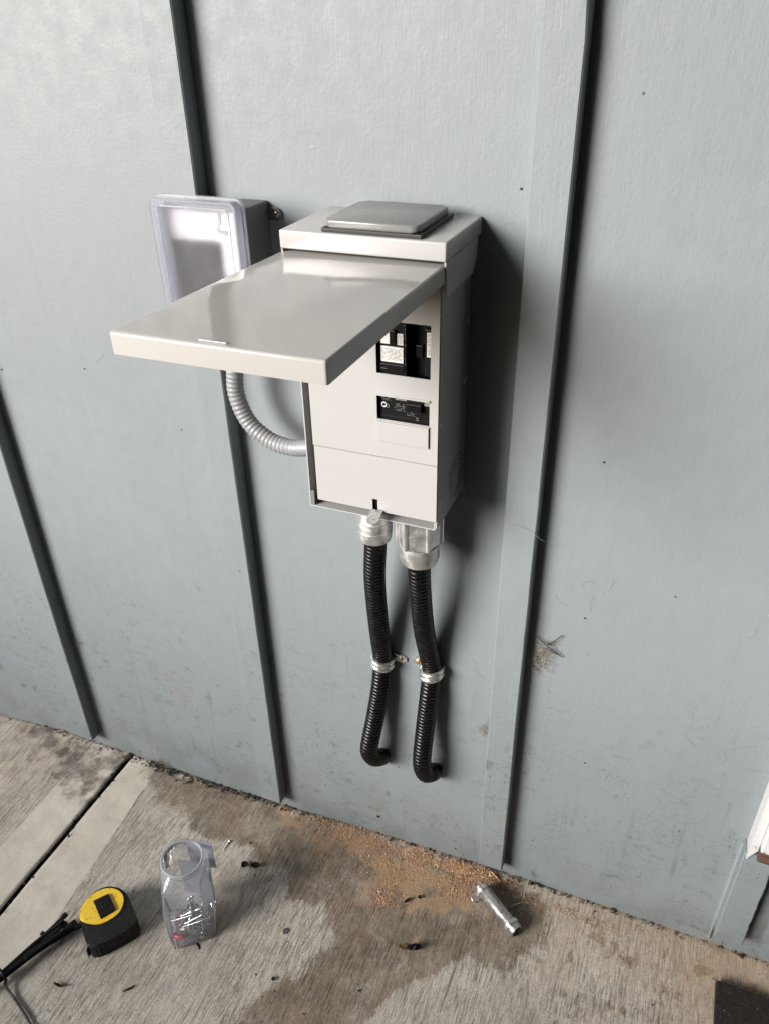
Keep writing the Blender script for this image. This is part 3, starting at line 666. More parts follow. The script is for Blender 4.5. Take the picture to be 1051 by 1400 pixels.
# metal insert and the dark device seen through the frosted window
bm = bmesh.new(); box(bm, -.5420, -.4555, -.0578, -.0563, .8880, 1.0190, bev=.0005); link('insert_plate', bm, mat('pale_insert', (1.2, 1.19, 1.25), .35), ob)
bm = bmesh.new(); box(bm, -.5370, -.4800, -.0618, -.0580, .8900, .9900, bev=.0008); link('receptacle', bm, mat('dark_receptacle', (.03, .03, .035), .4), ob)
def rrect(cx, cz, hx, hz, r, n=6):
    out = []
    for (sx, sz, a0) in ((1, 1, 0), (-1, 1, 90), (-1, -1, 180), (1, -1, 270)):
        for k in range(n + 1):
            a = math.radians(a0 + 90 * k / n); out.append((cx + sx * (hx - r) + r * math.cos(a), cz + sz * (hz - r) + r * math.sin(a)))
    return out
def hoop(bm, c, z, ho, wi, ro, ri, y0, y1):
    """rounded-rect frame: ho half sizes outer, wi half sizes inner"""
    a = rrect(c, z, *ho, ro); b = rrect(c, z, *wi, ri); n = len(a)
    V = [[bm.verts.new((p[0], y, p[1])) for p in q] for q in (a, b) for y in (y0, y1)]
    for k in range(n):
        l = (k + 1) % n
        bm.faces.new([V[0][k], V[0][l], V[1][l], V[1][k]]); bm.faces.new([V[2][k], V[2][l], V[3][l], V[3][k]])
        bm.faces.new([V[0][k], V[0][l], V[2][l], V[2][k]]); bm.faces.new([V[1][k], V[1][l], V[3][l], V[3][k]])
CXc, CZc = -.4985, .9540
bm = bmesh.new(); hoop(bm, CXc, CZc, (.0520, .0800), (.0460, .0740), .008, .005, -.0620, -.0572); cover = link('clear_cover', bm, M['milky'], ob, autosmooth=40)
bm = bmesh.new(); hoop(bm, CXc, CZc, (.0500, .0780), (.0478, .0758), .007, .0055, -.0740, -.0622); link('cover_wall', bm, M['milky'], cover, autosmooth=40)
bm = bmesh.new(); hoop(bm, CXc, CZc, (.0508, .0786), (.0430, .0710), .007, .004, -.0762, -.0742); link('cover_rim', bm, M['clear'], cover, autosmooth=40)
bm = bmesh.new(); prism(bm, rrect(CXc, CZc, .0428, .0708, .004), 'y', -.0756, -.0744); link('frosted_window', bm, M['frost'], cover)
bm = bmesh.new(); tube(bm, catmull([(-.4640, -.0785, 1.0230), (-.4640, -.0790, 1.0140), (-.4660, -.0800, 1.0070), (-.4560, -.0790, 1.0020)], .001), .0016, 8); box(bm, -.4670, -.4560, -.0795, -.0765, 1.0035, 1.0060, bev=.001); link('cover_latch', bm, M['milky'], cover)

# grey ribbed conduit between the two boxes
gc = empty('ribbed_conduit', (-.44, -.04, .80), 'grey ribbed flexible conduit curving from the outlet box into the breaker enclosure', 'conduit')
path = catmull([(-.4955, -.036, .8810), (-.4955, -.038, .8600), (-0.4948, -0.0400, 0.8380), (-0.4950, -0.0420, 0.8062), (-0.4809, -0.0440, 0.7737), (-0.4527, -0.0460, 0.7549), (-0.4222, -0.0480, 0.7514), (-0.3974, -0.0480, 0.7559)], .00055)
L0 = len(path); pit = 5.6
bm = bmesh.new(); tube(bm, path, [.0100 + .00032 * math.cos(2 * math.pi * i * .55 / pit) * (1 - sm(L0 * .80, L0 * .93, i) * .8) for i in range(L0)], 20); link('tube', bm, M['graytube'], gc, smooth=True)
bm = bmesh.new(); lathe(bm, [(.0105, 0), (.0135, .0005), (.0135, .012), (.0105, .0135), (.0090, .0135)], (-.4955, -.036, .8800), (0, 0, -1), 8); link('gland_nut', bm, M['outlet'], gc)

# black conduits
def black_conduit(label, pts, cxy, nut):
    e = empty('black_conduit', (cxy[0], 0, .62), label, 'conduit', 'black ribbed conduits under the breaker enclosure')
    p = catmull(pts, .0006)
    bm = bmesh.new(); tube(bm, p, [.0134 + .0006 * (abs(math.sin(math.pi * i * .6 / 6.0)) ** .7 * 2 - 1) for i in range(len(p))], 24); link('tube', bm, M['tubeblack'], e, smooth=True)
    x, y = cxy; zt = ZB - .0005
    if nut == 'round':
        bm = bmesh.new(); lathe(bm, [(.0165, 0), (.0192, .0002), (.0195, .030), (.0198, .0310), (.0208, .0316), (.0210, .0360), (.0206, .0540), (.0192, .0595), (.0136, .0610), (.0122, .0590)], (x, y, zt), (0, 0, -1), 40)
        cn = link('connector', bm, M['cast'], e, autosmooth=40)
        for k in range(2):
            bm = bmesh.new(); torus(bm, (x, y, zt - .0365 - .008 * k), (0, 0, 1), .0209, .0004, 40, 6); link('connector_ring', bm, M['cast'], cn, smooth=True)
    else:
        bm = bmesh.new(); hexr = .0262; n = 6
        hx = [(x + hexr * math.cos(math.radians(60 * k + 12)), y + hexr * math.sin(math.radians(60 * k + 12))) for k in range(6)]
        prism(bm, hx, 'z', zt - .0010, zt - .0500, bev=.0014); cn = link('connector', bm, M['cast'], e)
        for k in range(6):
            a = math.radians(60 * k + 12); q = (x + .0268 * math.cos(a), y + .0268 * math.sin(a))
            bm = bmesh.new(); tube(bm, [(q[0] - .0010 * math.cos(a), q[1] - .0010 * math.sin(a), zt - .002), (q[0] - .0010 * math.cos(a), q[1] - .0010 * math.sin(a), zt - .0495)], .0026, 8); link('nut_rib', bm, M['cast'], cn, autosmooth=40)
        bm = bmesh.new(); lathe(bm, [(.0228, 0), (.0236, .0004), (.0238, .0200), (.0222, .0262), (.0140, .0275), (.0122, .0260)], (x, y, zt - .0505), (0, 0, -1), 40); link('compression_ring', bm, M['cast'], cn, autosmooth=40)
    return e
c1 = (-0.3162, -0.0520, 0.6490)
black_conduit('left black ribbed conduit hanging below the breaker enclosure, with the round connector',
    [(c1[0], -.052, .660), (c1[0], -.052, .640), (-0.3219, -0.0450, 0.5811), (-0.3250, -0.0320, 0.5099), (-0.3261, -0.0220, 0.4559), (-0.3276, -0.0125, 0.4089), (-0.3299, -0.0180, 0.3600), (-0.3369, -0.0240, 0.3028), (-0.3428, -0.0330, 0.2560), (-0.3447, -0.0330, 0.2341), (-0.3409, -0.0260, 0.2147), (-0.3363, -0.0140, 0.2035), (-0.3368, -0.0040, 0.1939)], (c1[0], -.052), 'round')
c2 = (-0.2587, -0.0540, 0.6535)
black_conduit('right black ribbed conduit hanging below the breaker enclosure, with the hexagonal connector',
    [(c2[0], -.054, .645), (c2[0], -.054, .615), (-0.2591, -0.0460, 0.5641), (-0.2589, -0.0310, 0.4974), (-0.2560, -0.0170, 0.4435), (-0.2539, -0.0125, 0.4130), (-0.2550, -0.0200, 0.3672), (-0.2582, -0.0250, 0.3115), (-0.2594, -0.0330, 0.2651), (-0.2589, -0.0340, 0.2374), (-0.2557, -0.0260, 0.2149), (-0.2503, -0.0140, 0.2053), (-0.2501, -0.0040, 0.1973)], (c2[0], -.054), 'hex')
def strap(cp, ear_dx, label, tilt):
    e = empty('conduit_strap', (cp[0], 0, cp[2]), label, 'strap', 'one hole straps clamping the black conduits')
    x, z = cp[0], cp[2]
    for dz in (-.0042, .0042):
        bm = bmesh.new(); pts = []
        for k in range(13):
            a = math.pi * (k / 12); pts.append((x - .0134 * math.cos(a) , -.0135 - .0138 * math.sin(a), z + dz + tilt * math.cos(a)))
        pts = [(x - .0134, -.003, z + dz + tilt)] + pts + [(x + .0134, -.003, z + dz - tilt)]
        tube(bm, pts, .0042, 10, flat=1.); link('strap_rib', bm, M['zinc'], e, smooth=True)
    bm = bmesh.new(); s = 1 if ear_dx > 0 else -1; xa = x + s * .0120; xb = x + s * .0330; ez = z + .0040 - s * tilt * .5
    pts = [(xa, ez - .0066), (xb - s * .005, ez - .0066), (xb, ez - .003), (xb, ez + .003), (xb - s * .005, ez + .0066), (xa, ez + .0066)]
    prism(bm, pts, 'y', -.0034, -.0006, bev=.0005); ear = link('strap_ear', bm, M['zinc'], e)
    sx_ = x + s * .0235
    bm = bmesh.new(); lathe(bm, [(.0038, 0), (.0040, .0008), (.0030, .0020), (.0012, .0022), (0, .0016)], (sx_, -.0033, ez), (0, -1, 0), 20); link('screw', bm, M['brass'], ear, smooth=True)
strap((-0.3276, -0.0125, 0.4089), 1, 'zinc strap on the left black conduit, its screw ear pointing right', .0015)
strap((-0.2539, -0.0125, 0.4130), -1, 'zinc strap on the right black conduit, its screw ear pointing left', -.0025)

# ------------------------------------------------------------------ tape measure lying on its side
tm = empty('tape_measure', (-.668, -.311, fz(-.668)), 'yellow and black tape measure lying on its side on the slab', 'tape measure')
ZT = .005; ZF = fz(-.668) + .0005
outl = [(-0.7236, -0.3173, 0.0030), (-0.7311, -0.3049, 0.0030), (-0.7334, -0.2902, 0.0030), (-0.7293, -0.2740, 0.0030), (-0.7196, -0.2607, 0.0030), (-0.7051, -0.2551, 0.0030), (-0.6897, -0.2545, 0.0030), (-0.6738, -0.2603, 0.0030), (-0.6584, -0.2713, 0.0030), (-0.6389, -0.2842, 0.0030), (-0.6317, -0.2939, 0.0030), (-0.6497, -0.3206, 0.0030), (-0.6724, -0.3487, 0.0030), (-0.6829, -0.3492, 0.0030), (-0.7052, -0.3325, 0.0030)]
outl = [(p[0], p[1]) for p in outl]
def smooth_poly(pts, it=2):
    for _ in range(it):
        q = []
        for a, b in zip(pts, pts[1:] + pts[:1]): q += [(a[0] * .75 + b[0] * .25, a[1] * .75 + b[1] * .25), (a[0] * .25 + b[0] * .75, a[1] * .25 + b[1] * .75)]
        pts = q
    return pts
bm = bmesh.new(); prism(bm, smooth_poly(outl, 2), 'z', ZF, ZT - .002, bev=.003); case = link('case', bm, M['rubber'], tm, autosmooth=50)
yo = [(-0.7262, -0.3139, 0.0040), (-0.7316, -0.3006, 0.0040), (-0.7308, -0.2859, 0.0040), (-0.7240, -0.2712, 0.0040), (-0.7107, -0.2606, 0.0040), (-0.6950, -0.2586, 0.0040), (-0.6817, -0.2627, 0.0040), (-0.6721, -0.2734, 0.0040), (-0.6686, -0.2888, 0.0040), (-0.6736, -0.3021, 0.0040), (-0.6829, -0.3133, 0.0040), (-0.6949, -0.3192, 0.0040), (-0.7110, -0.3218, 0.0040), (-0.7187, -0.3211, 0.0040)]
bm = bmesh.new(); prism(bm, smooth_poly([(p[0], p[1]) for p in yo], 2), 'z', ZT - .006, ZT + .0004, bev=.0012); link('yellow_face', bm, M['yellow'], tm, autosmooth=50)
sq = [(-0.7184, -0.2895, 0.0070), (-0.7035, -0.2705, 0.0070), (-0.6753, -0.2882, 0.0070), (-0.6886, -0.3087, 0.0070)]
def inset(poly, f):
    cx = sum(p[0] for p in poly) / len(poly); cy = sum(p[1] for p in poly) / len(poly); return [(cx + (p[0] - cx) * f, cy + (p[1] - cy) * f) for p in poly]
bm = bmesh.new(); prism(bm, inset(sq, 1.), 'z', ZT + .0002, ZT + .0034, bev=.0008); link('belt_clip', bm, M['black'], tm)
sc_ = inset(sq, 0)[0]
bm = bmesh.new(); lathe(bm, [(.0045, 0), (.0045, .0006), (.0036, .001), (.0034, .0002), (0, .0002)], (sc_[0], sc_[1], ZT + .0034), (0, 0, 1), 20); link('clip_screw', bm, M['rubber'], tm)
for k in range(7):
    a = Vector(outl[13 - 1]).lerp(Vector(outl[10]), .12 + k * .11); d = (Vector(outl[10]) - Vector(outl[12])).normalized(); nrm_ = Vector((d.y, -d.x))
    bm = bmesh.new(); q = a + nrm_ * (.0005)
    tube(bm, [(q.x, q.y, ZF + .004), (q.x, q.y, ZT - .005)], .0016, 8); link('grip_rib', bm, M['rubber'], case)
hk = (-0.6807, -0.3479, -0.0100)
bm = bmesh.new(); box(bm, -.0008, .0008, -.009, .009, -.010, .012, bev=.0003); bmesh.ops.transform(bm, matrix=Matrix.Translation((outl[13][0] - .003, outl[13][1] + .004, ZT - .020)) @ Matrix.Rotation(.35, 4, 'Z'), verts=bm.verts); link('end_hook', bm, M['steel'], tm)

# ------------------------------------------------------------------ bundle of zip ties
za, zb = Vector((-0.7831, -0.4277, -0.0200)), Vector((-0.7415, -0.3226, -0.0200))
zd = (zb - za).normalized(); zs = Vector((-zd.y, zd.x, 0))
zl = ['shortest cable tie, under the rest of the bundle left of the tape measure']
offs = [(0, 0), (.006, 0), (-.006, .001), (.003, .005), (-.003, .005), (.009, .004), (-.008, .005), (0, .009), (.005, .010), (-.005, .009)]
descr = 'black cable tie in the bundle left of the tape measure'
for i, (o1_, oz) in enumerate(offs):
    rs_ = random.Random(i); fan = o1_ * 1.5; L = (.86 + .20 * rs_.random())
    p0 = za - zd * .05 + zs * o1_ * .45 + Vector((0, 0, oz * .7)); p1 = za + zs * o1_ * .45 + Vector((0, 0, oz * .8)); p2 = za.lerp(zb, .5) + zs * (o1_ * .9 + rs_.uniform(-.002, .002)) + Vector((0, 0, oz + .001)); p3 = za.lerp(zb, L) + zs * (fan + rs_.uniform(-.003, .003)) + Vector((0, 0, oz * 1.1 + rs_.uniform(-.001, .004)))
    e = empty('cable_tie', (p2.x, p2.y, fz(p2.x)), descr, 'cable tie', 'black cable ties bundled left of the tape measure')
    bm = bmesh.new(); tube(bm, catmull([p0, p1, p2, p3], .004), .0032, 8, flat=.5, up=(0, 0, 1)); link('strap', bm, M['black'], e, smooth=True)
    dd = (p3 - p2).normalized(); bm = bmesh.new(); box(bm, -.004, .0045, -.0034, .0034, -.0024, .0030, bev=.0007)
    bmesh.ops.transform(bm, matrix=Matrix.Translation(p3) @ dd.to_track_quat('X', 'Z').to_matrix().to_4x4(), verts=bm.verts); link('head', bm, M['black'], e)
e = empty('cable_tie', (za.x, za.y, fz(za.x)), 'black cable tie cinched round the bundle, its long tail trailing down to the photo edge', 'cable tie', 'black cable ties bundled left of the tape measure')
wp = za + zd * .004 + Vector((0, 0, .0045)); bm = bmesh.new(); ring = []
for k in range(17):
    a = 2 * math.pi * k / 16; ring.append(wp + zs * math.cos(a) * .0095 + Vector((0, 0, 1)) * math.sin(a) * .0088)
tube(bm, ring, .0022, 8); link('strap', bm, M['black'], e, smooth=True)
bm = bmesh.new(); tube(bm, catmull([tuple(wp + zs * -.0085), (-0.7703, -0.4329, -0.0220), (-0.7524, -0.4387, -0.0270), (-0.7268, -0.4482, -0.0270), (-0.6958, -0.4612, -0.0270), (-0.6559, -0.4818, -0.0270)], .003), .0021, 8, flat=.5, up=(0, 0, 1)); link('tail', bm, M['black'], e, smooth=True)
e = empty('cable_tie', (-.72, -.36, fz(-.72)), 'single loose black cable tie sticking up above the bundle', 'cable tie', 'black cable ties bundled left of the tape measure')
bm = bmesh.new(); tube(bm, catmull([(-0.7634, -0.3956, -0.0100), (-0.7639, -0.3757, -0.0120), (-0.7664, -0.3573, -0.0120)], .003), .0017, 8, flat=.6); link('strap', bm, M['black'], e, smooth=True)
bm = bmesh.new(); q = Vector((-0.7678, -0.3541, -0.0120)); box(bm, q.x - .003, q.x + .003, q.y - .003, q.y + .003, q.z - .002, q.z + .003, bev=.0006); link('head', bm, M['black'], e)

# ------------------------------------------------------------------ clear plastic container with screws
FZ = fz(-.56) + .0008
cc = empty('plastic_container', (-.555, -.248, FZ), 'open clear plastic container standing on the slab, holding screws and red anchors', 'container')
secs = [(0., -.5625, -.2500, .0315, 9.), (.003, -.5628, -.2500, .0335, 9.), (.040, -.5645, -.2470, .0370, 10.), (.066, -.5665, -.2420, .0398, 10.), (.070, -.5670, -.2412, .0398, 10.), (.114, -.5715, -.2305, .0372, 9.), (.1225, -.5755, -.2275, .0330, 3.), (.130, -.5770, -.2257, .0318, 2.0)]
def superring(bm, z, cx, cy, r, p, n=40, off=0.):
    out = []
    for k in range(n):
        a = 2 * math.pi * k / n; c, s = math.cos(a), math.sin(a); q = (abs(c) ** p + abs(s) ** p) ** (-1 / p); rr = (r - off) * q
        out.append(bm.verts.new((cx + rr * math.cos(a + .70), cy + rr * math.sin(a + .70), FZ + z)))
    return out
bm = bmesh.new(); R1 = [superring(bm, *s) for s in secs]
for a, b in zip(R1, R1[1:]):
    for k in range(40): bm.faces.new([a[k], a[(k + 1) % 40], b[(k + 1) % 40], b[k]])
bm.faces.new(R1[0][::-1]); link('body', bm, M['clear'], cc, autosmooth=30)
bm = bmesh.new(); torus(bm, (-.5770, -.2257, FZ + .1305), (0, 0, 1), .0308, .0021, 48, 8); torus(bm, (-.5767, -.2262, FZ + .1245), (0, 0, 1), .0326, .0010, 48, 6); link('rim', bm, M['milky'], cc, smooth=True)
bm = bmesh.new()
for k in range(4):
    r_ = superring(bm, .012 + .005 * k, -.5650 - k * .0008, -.2490 + k * .0006, .0350, 9., 40); 
    s_ = superring(bm, .0128 + .005 * k, -.5650 - k * .0008, -.2490 + k * .0006, .0355, 9., 40)
    for q in range(40): bm.faces.new([r_[q], r_[(q + 1) % 40], s_[(q + 1) % 40], s_[q]])
link('moulded_ribs', bm, M['milky'], cc)
bm = bmesh.new()
for q in range(4):
    pts = []
    for (z, cx, cy, r_, p_) in secs[1:6]:
        a = math.pi / 4 + q * math.pi / 2; rr = r_ * (2 * math.cos(math.pi / 4) ** p_) ** (-1 / p_); pts.append((cx + rr * math.cos(a + .70), cy + rr * math.sin(a + .70), FZ + z))
    tube(bm, pts, .0009, 6)
link('corner_highlights', bm, M['milky'], cc, smooth=True)  # milky tubes put in as bright highlights along the vertical edges
# folded plastic insert standing at the back and right of the container
bm = bmesh.new(); prism(bm, [(-.5950, -.2165), (-.5520, -.2060), (-.5400, -.2400), (-.5408, -.2406), (-.5526, -.2068), (-.5950, -.2172)], 'z', FZ + .020, FZ + .105); link('insert_sheet', bm, M['milky'], cc)
bm = bmesh.new(); prism(bm, [(-.5880, -.1990), (-.5480, -.1890), (-.5482, -.1880), (-.5882, -.1980)], 'z', FZ + .070, FZ + .135); link('hang_tab', bm, M['milky'], cc)
# contents
k_ = random.Random(11); ncount = 0
def screw_mesh(L, r):
    bm = bmesh.new(); lathe(bm, [(0, 0), (r * 2.1, 0), (r * 2.0, .0006), (r * 1.1, .0022)] , (0, 0, 0), (0, 0, 1), 12)
    n = int(L / .0007); pr = [(r * (1.15 if i % 2 else .8), .0022 + .0007 * i) for i in range(n)] + [(0, L + .002)]
    lathe(bm, pr, (0, 0, 0), (0, 0, 1), 8); me = bpy.data.meshes.new('screw'); bmesh.ops.recalc_face_normals(bm, faces=bm.faces); bm.to_mesh(me); bm.free(); me.materials.append(M['steel']); return me
sm1, sm2 = screw_mesh(.030, .0015), screw_mesh(.019, .0013)
for i in range(70):
    me = sm1 if i % 3 else sm2
    o = bpy.data.objects.new('screw', me); C.objects.link(o)
    r_ = .021 * math.sqrt(k_.random()); a = k_.random() * 6.28; layer = i / 70
    dv = Vector((math.cos(k_.random() * 6.28), math.sin(k_.random() * 6.28), k_.uniform(-.22, .22))).normalized()
    p = Vector((-.5560 + r_ * math.cos(a) * .95, -.2520 + r_ * math.sin(a) * .85, FZ + .005 + layer * .034)) - dv * .014
    o.location = p; o.rotation_euler = dv.to_track_quat('Z', 'X').to_euler()
    tag(o, 'small steel screw lying in the pile inside the clear container', 'screw', 'screws in the clear container')
def anchor(px, z, dirv, label):
    e = bmesh.new(); lathe(e, [(0, 0), (.0052, 0), (.0052, .0012), (.0034, .0018), (.0040, .008), (.0038, .013), (.0020, .018), (0, .018)], (px[0], px[1], FZ + z), dirv, 12)
    o = link('wall_anchor', e, M['red'], autosmooth=40); tag(o, label, 'wall anchor', 'red wall anchors in the clear container')
anchor((-.5800, -.2640), .0260, (1, .15, .1), 'red plastic wall anchor among the screws, nearer the back of the container')
anchor((-.5780, -.2790), .0070, (1, .1, .1), 'red plastic wall anchor at the bottom front of the container')
bm = bmesh.new(); box(bm, -.5750, -.5580, -.2470, -.2330, FZ + .018, FZ + .030, bev=.002); bmesh.ops.rotate(bm, verts=bm.verts, cent=(-.566, -.24, FZ + .02), matrix=Matrix.Rotation(.3, 3, 'Z')); tag(link('black_anchor', bm, M['black']), 'black plastic anchor block on top of the screws in the container', 'wall anchor')
bm = bmesh.new(); a = Vector((-0.5446, -0.2726, -0.0290)); tube(bm, catmull([a, a + Vector((.006, -.002, .004)), a + Vector((.014, -.008, .003)), a + Vector((.017, -.014, 0))], .001), [.0022] * 100 if False else .0021, 8); tag(link('wire_offcut', bm, M['black'], smooth=True), 'short curl of black wire poking out under the clear container', 'wire')
# loose screw on the slab
a = Vector((-0.5890, -0.1143, -0.0270)); b = Vector((-0.5884, -0.1003, -0.0250)); o = bpy.data.objects.new('screw', sm2); C.objects.link(o); o.location = b; o.rotation_euler = (a - b).to_track_quat('Z', 'X').to_euler()
tag(o, 'single loose steel screw on the slab between the clear container and the wall', 'screw')

# ------------------------------------------------------------------ short metal pipe with coupling rings
pa, pb = Vector((-0.1548, -0.0469, 0.0085)), Vector((-0.0830, -0.0973, 0.0085)); pa.z = pb.z = .0125; pd = (pb - pa); pL = pd.length; pd.normalize()
mp = empty('metal_pipe', (*((pa + pb) / 2).xy, 0), 'short shiny metal pipe with a ring clamp at each end, lying in the sawdust', 'pipe')
bm = bmesh.new(); lathe(bm, [(.0075, -.001), (.0095, 0), (.0098, .004), (.0098, .010), (.0105, .011), (.0105, pL * .62), (.0098, pL * .63), (.0098, pL * .86), (.0106, pL * .88), (.0108, pL * .98), (.0100, pL), (.0080, pL), (.0078, pL - .02), (0, pL - .022)], pa, pd, 40); link('pipe_body', bm, M['steel'], mp, autosmooth=35)
for f_ in (.085, .855):
    bm = bmesh.new(); lathe(bm, [(.0104, -.0034), (.0124, -.0028), (.0126, 0), (.0124, .0028), (.0104, .0034)], pa + pd * (pL * f_), pd, 40); link('ring_clamp', bm, M['zinc'], mp, autosmooth=50)
sd_ = Vector((pd.y, -pd.x, 0)); q = pa + pd * .008 + sd_ * .0165; q.z = .007
if q.y > pa.y: q = pa + pd * .008 - sd_ * .0165; q.z = .007
bm = bmesh.new(); torus(bm, q, (pd.x * .3, pd.y * .3, 1), .0056, .0016, 24, 8); link('clamp_loop', bm, M['steel'], mp, smooth=True)
bm = bmesh.new(); box(bm, *(sorted((q.x, pa.x + pd.x * .008))), *(sorted((q.y, pa.y + pd.y * .008))), .0105, .0125, bev=.0004); link('clamp_screw', bm, M['zinc'], mp)
bm = bmesh.new(); lathe(bm, [(.0074, 0), (.0076, .0008), (.0060, .001)], pb + pd * .0001, pd, 30); link('dark_mouth', bm, M['gasket'], mp)

# ------------------------------------------------------------------ debris
bm = bmesh.new(); c_ = Vector((-0.2212, -0.1701, 0.0040))
for i, (dx, dy, w, h, r_) in enumerate(((0, 0, .007, .006, .3), (-.006, -.002, .004, .004, -.4), (.005, .003, .004, .009, .7), (.002, .002, .002, .012, .1))):
    q = bmesh.new(); prism(q, [(-w, -.004), (w, -.003), (w * .8, .003), (w * .1, .004), (-w * .7, .002)], 'z', 0, h, bev=.0006)
    bmesh.ops.transform(q, matrix=Matrix.Translation((c_.x + dx, c_.y + dy, .0005)) @ Matrix.Rotation(r_, 4, 'Z') @ Matrix.Rotation(.2 * i, 4, 'X'), verts=q.verts)
    me_ = bpy.data.meshes.new('tmp'); q.to_mesh(me_); q.free(); bm.from_mesh(me_); bpy.data.meshes.remove(me_)
tag(link('plastic_scrap', bm, M['black']), 'jagged black plastic scrap on the slab beside an orange leaf', 'scrap')
def leaf(c, L, W_, ang, m, label, curl=.4, name='leaf', z=.001):
    bm = bmesh.new(); n = 8; rows = []
    for i in range(n + 1):
        t = i / n; w = W_ * math.sin(math.pi * (t * .94 + .03)) ** .7; zz = z + curl * L * (t - .5) ** 2 + .0006
        rows.append([bm.verts.new((L * (t - .5), s * w, zz + abs(s) * w * curl + random.uniform(0, .0004))) for s in (-1, -.5, 0, .5, 1)])
    for r0, r1 in zip(rows, rows[1:]):
        for k in range(4): bm.faces.new([r0[k], r0[k + 1], r1[k + 1], r1[k]])
    r = bmesh.ops.solidify(bm, geom=bm.faces[:], thickness=.0003)
    bmesh.ops.transform(bm, matrix=Matrix.Translation((c[0], c[1], fz(c[0]))) @ Matrix.Rotation(ang, 4, 'Z'), verts=bm.verts)
    return tag(link(name, bm, m, smooth=True), label, 'leaf')
leaf((-0.2353, -0.1733, 0.0000), .020, .0042, .15, M['leaf'], 'small orange dry leaf touching the black scrap')
leaf((-0.5196, -0.1278, -0.0200), .017, .006, .3, M['deadleaf'], 'crumpled dark dead leaf on the slab right of the clear container', .7)
leaf((-0.5383, -0.1322, -0.0200), .013, .006, 1.2, M['deadleaf'], 'small brown leaf fragment just left of the crumpled dark leaf', .6)
leaf((-0.6977, -0.4012, -0.0300), .021, .0022, .1, M['deadleaf'], 'curled brown leaf sliver below the tape measure', .9)
leaf((-0.5973, -0.3674, -0.0300), .020, .0016, .9, M['deadleaf'], 'thin brown needle on the slab below the tape measure', .3)
leaf((-0.2405, -0.0905, 0.0000), .008, .0032, .2, M['deadleaf'], 'tiny dark leaf crumb at the edge of the sawdust, right one of two', .9)
leaf((-0.2572, -0.1023, 0.0000), .014, .0026, 1.0, M['deadleaf'], 'tiny curved leaf crumb at the edge of the sawdust, left one of two', .8)
leaf((-0.4004, -0.2820, -0.0200), .007, .003, .2, M['deadleaf'], 'brown crumb on the dark stain near the bottom edge', .5)
c_ = (-0.4189, -0.2103, -0.0200); bm = bmesh.new(); lathe(bm, [(0, 0), (.0050, 0), (.0048, .0010), (.0042, .0012), (0, .0011)], (c_[0], c_[1], fz(c_[0]) + .0005), (0, 0, 1), 9); tag(link('paint_drip', bm, mat('grey_drip', (.13, .15, .155), .5)), 'small round grey paint drip on the pale patch of slab', 'paint drip')
# splinters
for (a, b, lab) in (((-0.1466, -0.0107, 0.0040), (-0.1279, -0.0205, 0.0010), 'thick wood splinter leaning by the batten foot above the metal pipe'), ((-0.1031, -0.0564, 0.0020), (-0.0888, -0.0437, 0.0030), 'thin pale wood splinter to the right of the metal pipe')):
    bm = bmesh.new(); tube(bm, [a, ((a[0] + b[0]) / 2, (a[1] + b[1]) / 2, (a[2] + b[2]) / 2 + .001), b], [.0009, .0011, .0004], 5); tag(link('wood_splinter', bm, M['sawdust']), lab, 'splinter')
# sawdust heap and scatter
def scatter(name, m, blobs, n, size, label, seed, lift=.0):
    r = np.random.default_rng(seed); w = np.array([b_[4] for b_ in blobs], float); w /= w.sum(); V = []; Fc = []
    for i in range(n):
        b_ = blobs[r.choice(len(blobs), p=w)]; x = b_[0] + r.normal() * b_[2]; y = b_[1] + r.normal() * b_[3]
        if y > -.0012: y = -.0012 - abs(r.normal()) * .006
        if name == 'sawdust' and math.sin(x * 190 + 3 * math.sin(y * 130)) * math.sin(y * 230 + 2 * math.sin(x * 95)) + r.normal(0, .5) < -.45: continue
        s = size * math.exp(r.normal(0, .55)); h = fz(x) + .0006 + abs(r.normal()) * lift * math.exp(y / .02)
        q = r.normal(size=(3, 3)); q, _ = np.linalg.qr(q); d = np.array([[1, 0, 0], [-.6, .8, 0], [-.5, -.7, .1], [0, 0, .7]]) * s * np.array([r.uniform(.7, 1.9), 1, 1]); P = d @ q.T + [x, y, h]
        k0 = len(V); V += P.tolist(); Fc += [(k0, k0 + 1, k0 + 2), (k0, k0 + 3, k0 + 1), (k0 + 1, k0 + 3, k0 + 2), (k0 + 2, k0 + 3, k0)]
    me = bpy.data.meshes.new(name); me.from_pydata(V, [], Fc); me.materials.append(m); o = bpy.data.objects.new(name, me); C.objects.link(o); tag(o, label, name.replace('_', ' '), kind='stuff'); return o
def bl(p, sx, sy, w): return (p[0], p[1], sx, sy, w)
scatter('sawdust', M['sawdust'], [bl((-0.4667, -0.0129, -0.0200), .035, .006, 5), bl((-0.3921, -0.0200, -0.0100), .04, .012, 9), bl((-0.3314, -0.0340, 0.0000), .045, .018, 14), bl((-0.2328, -0.0189, 0.0000), .050, .006, 22), bl((-0.1871, -0.0237, 0.0000), .022, .012, 16), bl((-0.1634, -0.0200, 0.0000), .025, .006, 8), bl((-0.3049, -0.0737, 0.0000), .016, .022, 6), bl((-0.2941, -0.1101, 0.0000), .010, .014, 4), bl((-0.2724, -0.1016, 0.0000), .022, .016, 3), bl((-0.1949, -0.0581, 0.0000), .02, .012, 5), bl((-0.2715, -0.0538, 0.0000), .045, .02, 5), bl((-0.0355, -0.0325, 0.0000), .06, .006, 5), bl((-0.0943, -0.0769, 0.0000), .06, .05, 2.2), bl((-0.3865, -0.0628, -0.0100), .05, .03, 3)], 32000, .00040, 'orange sawdust heaped along the foot of the wall', 4, .0018)
